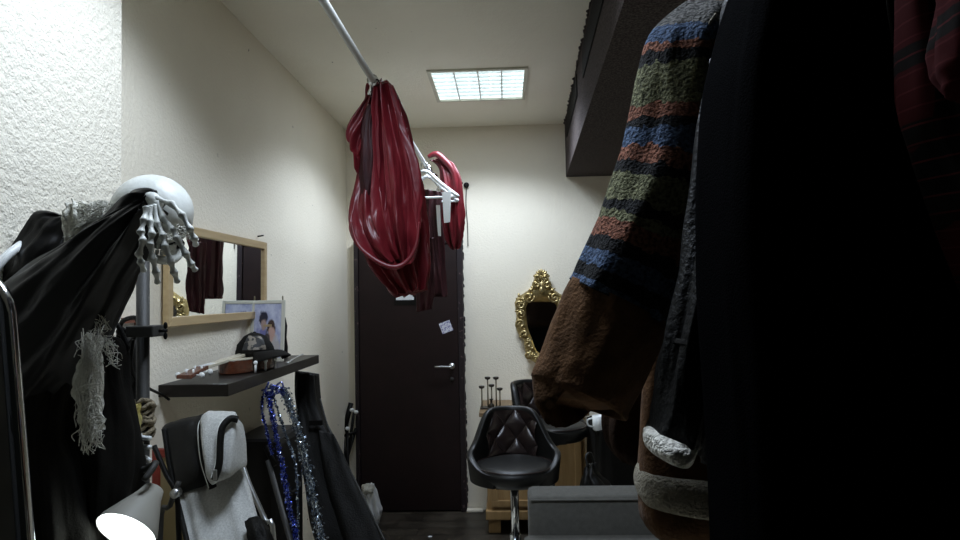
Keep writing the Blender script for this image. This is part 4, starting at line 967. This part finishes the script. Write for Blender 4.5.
# hand
HW = P(153, 199, SKY-.14)
hand = MB().tube([P(146, 196, SKY-.13), HW, P(158, 206, SKY-.145)], [.010, .014, .012], 10, 3).build('wrist_bones', 'bone', t)
fing = [[(157, 199), (172, 204), (182, 215), (190, 229), (194, 238), (196, 246)],
        [(157, 203), (164, 218), (173, 230), (177, 238), (186, 254), (191, 264), (196, 271)],
        [(154, 206), (158, 224), (163, 236), (165, 246), (171, 262), (174, 272), (178, 283)],
        [(150, 207), (150, 222), (152, 234), (150, 244), (153, 259), (156, 272), (158, 284)],
        [(147, 208), (144, 220), (141, 232), (143, 240), (139, 254), (141, 262), (144, 272)]]
for k, fp in enumerate(fing):
    m = MB(); n = len(fp); pts = [P(x, y, SKY-.145-.025*sin(pi*i/(n-1))-.006*k) for i, (x, y) in enumerate(fp)]
    seg = []; rr = []
    for i in range(n-1):
        for u in (0, .15, .5, .85):
            seg.append(pts[i].lerp(pts[i+1], u)); rr.append({0: .0080, .15: .0066, .5: .0044, .85: .0064}[u])
    seg.append(pts[-1]); rr.append(.0028); m.tube(seg, rr, 10, 2)
    m.build('finger', 'bone', hand)
# cloak: raised sleeve, hanging body, back fold
slv = [(40, 205, 70, 232, SKY+.02, .10), (15, 256, 62, 318, SKY-.02, .15), (40, 248, 92, 330, SKY-.05, .17)]
ck1 = [(157, 195, 151, 216, SKY-.13, .05), (139, 197, 143, 248, SKY-.12, .08), (118, 211, 124, 282, SKY-.10, .10), (90, 231, 106, 322, SKY-.08, .13), (58, 253, 86, 365, SKY-.06, .16), (28, 274, 62, 400, SKY-.05, .18), (4, 300, 34, 430, SKY-.04, .18), (-12, 340, 10, 450, SKY-.03, .16)]
MB().loft(ck1, 90, 80, fold=.014, nf=6, wave=.008, wf=2.5, e=2.3, seed=2).build('cloak_sleeve', 'blacksatin', t)
ck2 = [(20, 300, 108, 300, SKY-.02, .12), (22, 340, 98, 335, SKY-.02, .16), (22, 390, 84, 385, SKY-.02, .18), (22, 430, 80, 430, SKY-.02, .19), (24, 470, 90, 470, SKY-.03, .20), (26, 510, 96, 515, SKY-.04, .21), (26, 560, 99, 560, SKY-.05, .22), (20, 700, 108, 700, SKY-.06, .26), (14, 980, 120, 980, SKY-.06, .28)]
MB().loft(ck2, 110, 90, fold=.016, nf=9, e=2.3, seed=11).build('cloak_body', 'blackcloth', t)
ck3 = [(60, 214, 78, 222, SKY+.06, .04), (44, 216, 72, 248, SKY+.06, .08), (25, 246, 62, 268, SKY+.05, .10), (6, 268, 44, 300, SKY+.04, .10), (-14, 300, 20, 340, SKY+.04, .10)]
MB().loft(ck3, 60, 50, fold=.012, nf=5, seed=13).build('cloak_hood', 'blacksatin', t)
def gauze(name, path, w, strands, seed, parent, hang):
    rnd = random.Random(seed); pts = interp([P(*q) for q in path], 50); m = MB()
    for k in range(strands):
        i = rnd.randrange(0, 49); p = pts[i]+rt*rnd.uniform(-w, w)+V((0, rnd.uniform(-.02, .005), rnd.uniform(-.01, .01)))
        j_ = min(49, i+rnd.randrange(3, 9)); q = pts[j_]+rt*rnd.uniform(-w, w)+V((0, rnd.uniform(-.025, .015), rnd.uniform(-hang, hang*.3)))
        mid = (p+q)/2+V((rnd.uniform(-.009, .009), rnd.uniform(-.012, .006), rnd.uniform(-.006, .008)))
        m.tube([p, mid, q], rnd.uniform(.0004, .0010), 4, 3)
    return m.build(name, 'gauze', parent)
gz = MB().loft([(76, 210, 84, 206, SKY-.02, .04), (72, 220, 92, 210, SKY-.03, .06), (72, 236, 96, 222, SKY-.04, .06), (66, 250, 90, 236, SKY-.03, .05)], 48, 30, fold=.014, nf=9, seed=3).build('gauze_collar', 'gauze', t)
gauze('gauze_threads', [(80, 207, SKY-.05), (90, 207, SKY-.06), (100, 205, SKY-.06), (108, 206, SKY-.06), (98, 216, SKY-.07), (86, 224, SKY-.07), (74, 240, SKY-.07)], .012, 260, 4, t, .02)
MB().loft([(92, 335, 96, 335, SKY-.14, .015), (88, 355, 97, 355, SKY-.145, .02), (83, 380, 96, 380, SKY-.15, .02), (82, 400, 95, 400, SKY-.15, .02), (86, 420, 97, 420, SKY-.15, .02), (89, 430, 95, 430, SKY-.15, .015)], 48, 90, fold=.016, nf=8, seed=8).build('gauze_strip', 'gauze', t)
gauze('gauze_threads', [(94, 330, SKY-.165), (92, 360, SKY-.17), (89, 390, SKY-.17), (92, 415, SKY-.17), (93, 436, SKY-.17)], .020, 380, 6, t, .035)
gauze('gauze_threads', [(104, 318, SKY-.1), (107, 335, SKY-.1), (112, 345, SKY-.1), (116, 362, SKY-.1)], .012, 70, 9, t, .02)
gauze('gauze_threads', [(165, 238, SKY-.09), (178, 236, SKY-.09), (186, 228, SKY-.09), (192, 236, SKY-.09)], .014, 46, 12, t, .012)
# jacket hanging on the stand
jb = P(112, 430, 1.45)
t = thing('hanging_jacket', 'black woollen jacket hanging on the pole stand beside the skeleton', 'jacket', V((jb.x, 1.45, .6)))
MB().loft([(101, 335, 112, 338, 1.46, .05), (97, 350, 118, 350, 1.46, .09), (96, 380, 121, 378, 1.46, .12), (92, 400, 126, 402, 1.45, .14), (90, 430, 131, 430, 1.44, .15), (92, 460, 134, 462, 1.43, .16), (96, 490, 131, 488, 1.42, .16), (100, 520, 127, 515, 1.42, .15), (104, 536, 118, 530, 1.42, .1)], 72, 60, fold=.010, nf=6, seed=44).build('body', 'blackcloth', t)
m = MB(); m.tube([P(x, y, 1.5) for x, y in ((108, 320), (118, 326), (124, 338), (128, 348), (122, 352), (114, 346))], .006, 8, 6); m.build('strap', 'blacknylon', t)
hb_ = P(128, 372, 1.66)
t = thing('black_bag', 'rounded black bag hanging behind the pole stand', 'bag', hb_+V((0, 0, -.2)))
MB().loft([(118, 338, 132, 338, 1.70, .05), (112, 350, 139, 350, 1.70, .08), (110, 375, 141, 375, 1.70, .10), (112, 400, 140, 400, 1.70, .10), (118, 415, 134, 415, 1.70, .06)], 48, 36, fold=.006, nf=4, seed=46).build('body', 'blacknylon', t)
MB().tube([P(118, 340, 1.66), P(122, 322, 1.64), P(136, 318, 1.6), P(138, 330, 1.6), P(131, 342, 1.66)], .006, 8, 5).build('strap', 'blacknylon', t)

# pole stand
py_ = 1.58; pt_ = P(143, 255, py_); px_ = pt_.x
t = thing('pole_stand', 'grey steel pole stand with a clamp, behind the skeleton', 'stand', (px_, py_, 0))
MB().tube([(px_, py_, .03), (px_, py_, pt_.z)], .0155, 18).build('pole', 'dullsteel', t)
MB().lathe([(0, 0), (.17, 0), (.17, .012), (.03, .03), (.02, .06), (0, .06)], (px_, py_, 0), 32).build('base', 'dullsteel', t)
cl = P(146, 334, py_-.02)
cm = MB().bx((px_-.028, py_-.03, cl.z-.014), (px_+.042, py_+.03, cl.z+.014)).build('clamp', 'dullsteel', t, smooth=False, bevel=.003)
m = MB().tube([(px_+.042, py_, cl.z), (px_+.062, py_, cl.z)], .004, 8); m.ball((px_+.058, py_, cl.z+.013), (.005, .004, .009)); m.ball((px_+.058, py_, cl.z-.013), (.005, .004, .009)); m.build('wing_nut', 'black_plastic', cm)
m = MB(); m.tube([(px_-.028, py_, cl.z), (px_-.05, py_, cl.z)], .006, 8); m.ball((px_-.056, py_, cl.z), .012); m.build('bolt', 'black_plastic', cm)
m = MB()
for k, yy in enumerate((440, 449, 457)):
    a = P(138, yy, py_-.05); b = P(150, yy+(1 if k < 2 else 6), py_-.08); m.tube([(px_, py_, a.z), a, b], .0055, 8)
m.build('pegs', 'white_enamel', t)
# rope on the pole
rz0, rz1 = P(143, 436, py_).z, P(143, 400, py_).z
pts = []; nt_ = 7
for k in range(nt_*12+1):
    a = 2*pi*k/12; u = k/(nt_*12); pts.append(V((px_+cos(a)*(.023+.004*sin(u*17)), py_+sin(a)*.023, rz0+(rz1-rz0)*u+.006*sin(k*1.7))))
tag(MB().tube(pts, .006, 7).build('rope', 'rope', loc=(px_, py_, rz0)), 'hemp rope wound round the grey steel pole', 'rope')
yc = P(134, 412, 1.53)
tag(MB().loft([(128, 406, 137, 404, 1.53, .02), (126, 413, 138, 408, 1.53, .03), (129, 421, 138, 418, 1.53, .03), (132, 435, 138, 433, 1.53, .02)], 32, 24, fold=.008, nf=4, seed=5).build('yellow_cloth', 'yellow', loc=yc), 'scrap of yellow cloth caught beside the steel pole', 'cloth')
# power cable from the pole to the shelf
cb0 = [P(133, 340, 1.60), P(131, 365, 1.62), P(138, 382, 1.7), P(150, 389, 1.95), V((XL+.03, SY0-.03, ZS-.03)), V((XL+.03, SY0+.02, ZS-.055))]
tag(MB().tube(cb0, .0045, 8, 8).build('cable', 'black_plastic', loc=cb0[0]), 'thin black cable looping from the steel pole to the shelf', 'cable')

# lamp with conical shade
ly = 1.33
c_r = P(126, 532, ly); apx = P(143, 482, ly+.03)
t = thing('clamp_lamp', 'grey clamp lamp with a white-lined shade below the hanging jacket', 'lamp', c_r)
axd = (apx-c_r).normalized(); axd = (axd+V((0, .95, 0))).normalized()
hl = (apx-c_r).length*1.05
MB().lathe([(.064, 0), (.062, .012), (.028, hl*.8), (.022, hl), (.0, hl)], c_r, 36, axd, cap=False).build('shade', 'lampgrey', t)
MB().lathe([(.063, .0005), (.060, .012), (.026, hl*.8), (.0, hl*.82)], c_r, 36, axd, cap=False).build('shade_lining', 'white_enamel', t)
MB().ball(c_r+axd*.03, .026, 16, 12).build('bulb', 'bulb', t)
MB().tube([apx+axd*.004, apx+axd*.05, P(144, 470, 1.45), V((px_, py_, P(143, 462, py_).z))], .007, 8, 4).build('arm', 'dullsteel', t)
lg = bpy.data.lights.new('glow', 'POINT'); lg.energy = .5; lg.shadow_soft_size = .02; lg.color = (.9, 1, .98)
lo = bpy.data.objects.new('glow', lg); COL.objects.link(lo); lo.parent = t; lo.location = -axd*.01

# tall mirror with a rounded chrome frame at the edge of the picture
my = 1.02
a = P(8, 318, my); b = P(25, 540, my-.04); d = (b-a)/(a.z-b.z)
bot = a+d*(a.z-.012); wv = V((-.34, .0, 0))
t = thing('standing_panel', 'tall dull silver panel in a rounded chrome frame in front of the skeleton', 'panel', (bot.x-.17, bot.y, 0))
rc_ = .075; topz = a+(-d)*.0; upd = (-d).normalized()
arc = []
cc_ = a+V((-rc_, 0, 0))
for k in range(9):
    g = pi/2*k/8; arc.append(cc_+V((cos(g)*rc_, 0, 0))+upd*sin(g)*rc_)
arc2 = []
cc2 = a+wv+V((rc_, 0, 0))
for k in range(9):
    g = pi/2+pi/2*k/8; arc2.append(cc2+V((cos(g)*rc_, 0, 0))+upd*sin(g)*rc_)
loop = [bot]+[bot.lerp(a, k/6) for k in range(1, 6)]+arc+arc2+[(bot+wv).lerp(a+wv, 1-k/6) for k in range(1, 6)]+[bot+wv]
MB().tube(loop, .0125, 12, closed=True).build('frame', 'chrome', t)
MB().prism([q+V((0, .004, 0)) for q in loop], (0, .004, 0)).build('panel', mat('dull_silver_panel', (.40, .39, .34), .6, 0, col2=(.26, .25, .21), ns=5), t, smooth=False)
q = P(4, 415, my); MB().bx((bot.x+wv.x-.01, bot.y+.03, q.z-.02), (P(14, 415, my).x, bot.y+.05, q.z+.01)).build('cross_bar', 'black_plastic', t, smooth=False)
# white hose behind the skeleton
hp_ = [P(-9, 276, 1.36), P(0, 263, 1.37), P(14, 250, 1.40), P(34, 238, 1.46), P(60, 230, 1.52)]
t_ = MB().tube(hp_, .010, 12, 8); tag(t_.build('white_hose', 'white_plastic', loc=hp_[0]), 'white plastic hose curving behind the cloaked skeleton', 'hose')

# small litter on floor
q = PZ(430, 536.5, .004)
tag(MB().ball((q.x, q.y, .004), (.016, .012, .004), 12, 8, crump).build('paper_scrap', 'paper', loc=(q.x, q.y, 0)), 'tiny white paper scrap on the dark floor', 'paper scrap')
q = PZ(474, 505, .01); q.y = min(q.y, 4.95)
tag(MB().bx((q.x-.05, 4.93, 0), (q.x+.08, 4.985, .02)).build('plaster_chunk', 'wall', smooth=False, bevel=.006, loc=(q.x, 4.95, 0)), 'broken white plaster lump on the floor beside the door frame', 'plaster')

for o in COL.objects:
    if o.parent is None and o.name.split('.')[0] in ('sofa', 'pole_stand', 'folding_chair', 'instrument_case', 'stand_leg', 'framed_canvas', 'standing_panel', 'gig_bag', 'leather_bag', 'covered_table') or o == st1: o.location.z += .0065

# ---------------------------------------------------------------- world and view
w = bpy.data.worlds.new('world'); SC.world = w; w.use_nodes = True
w.node_tree.nodes['Background'].inputs[0].default_value = (.5, .6, .55, 1); w.node_tree.nodes['Background'].inputs[1].default_value = .004
vs = SC.view_settings; vs.view_transform = 'Standard'; vs.look = 'None'; vs.exposure = .06; vs.gamma = 1; vs.use_curve_mapping = False
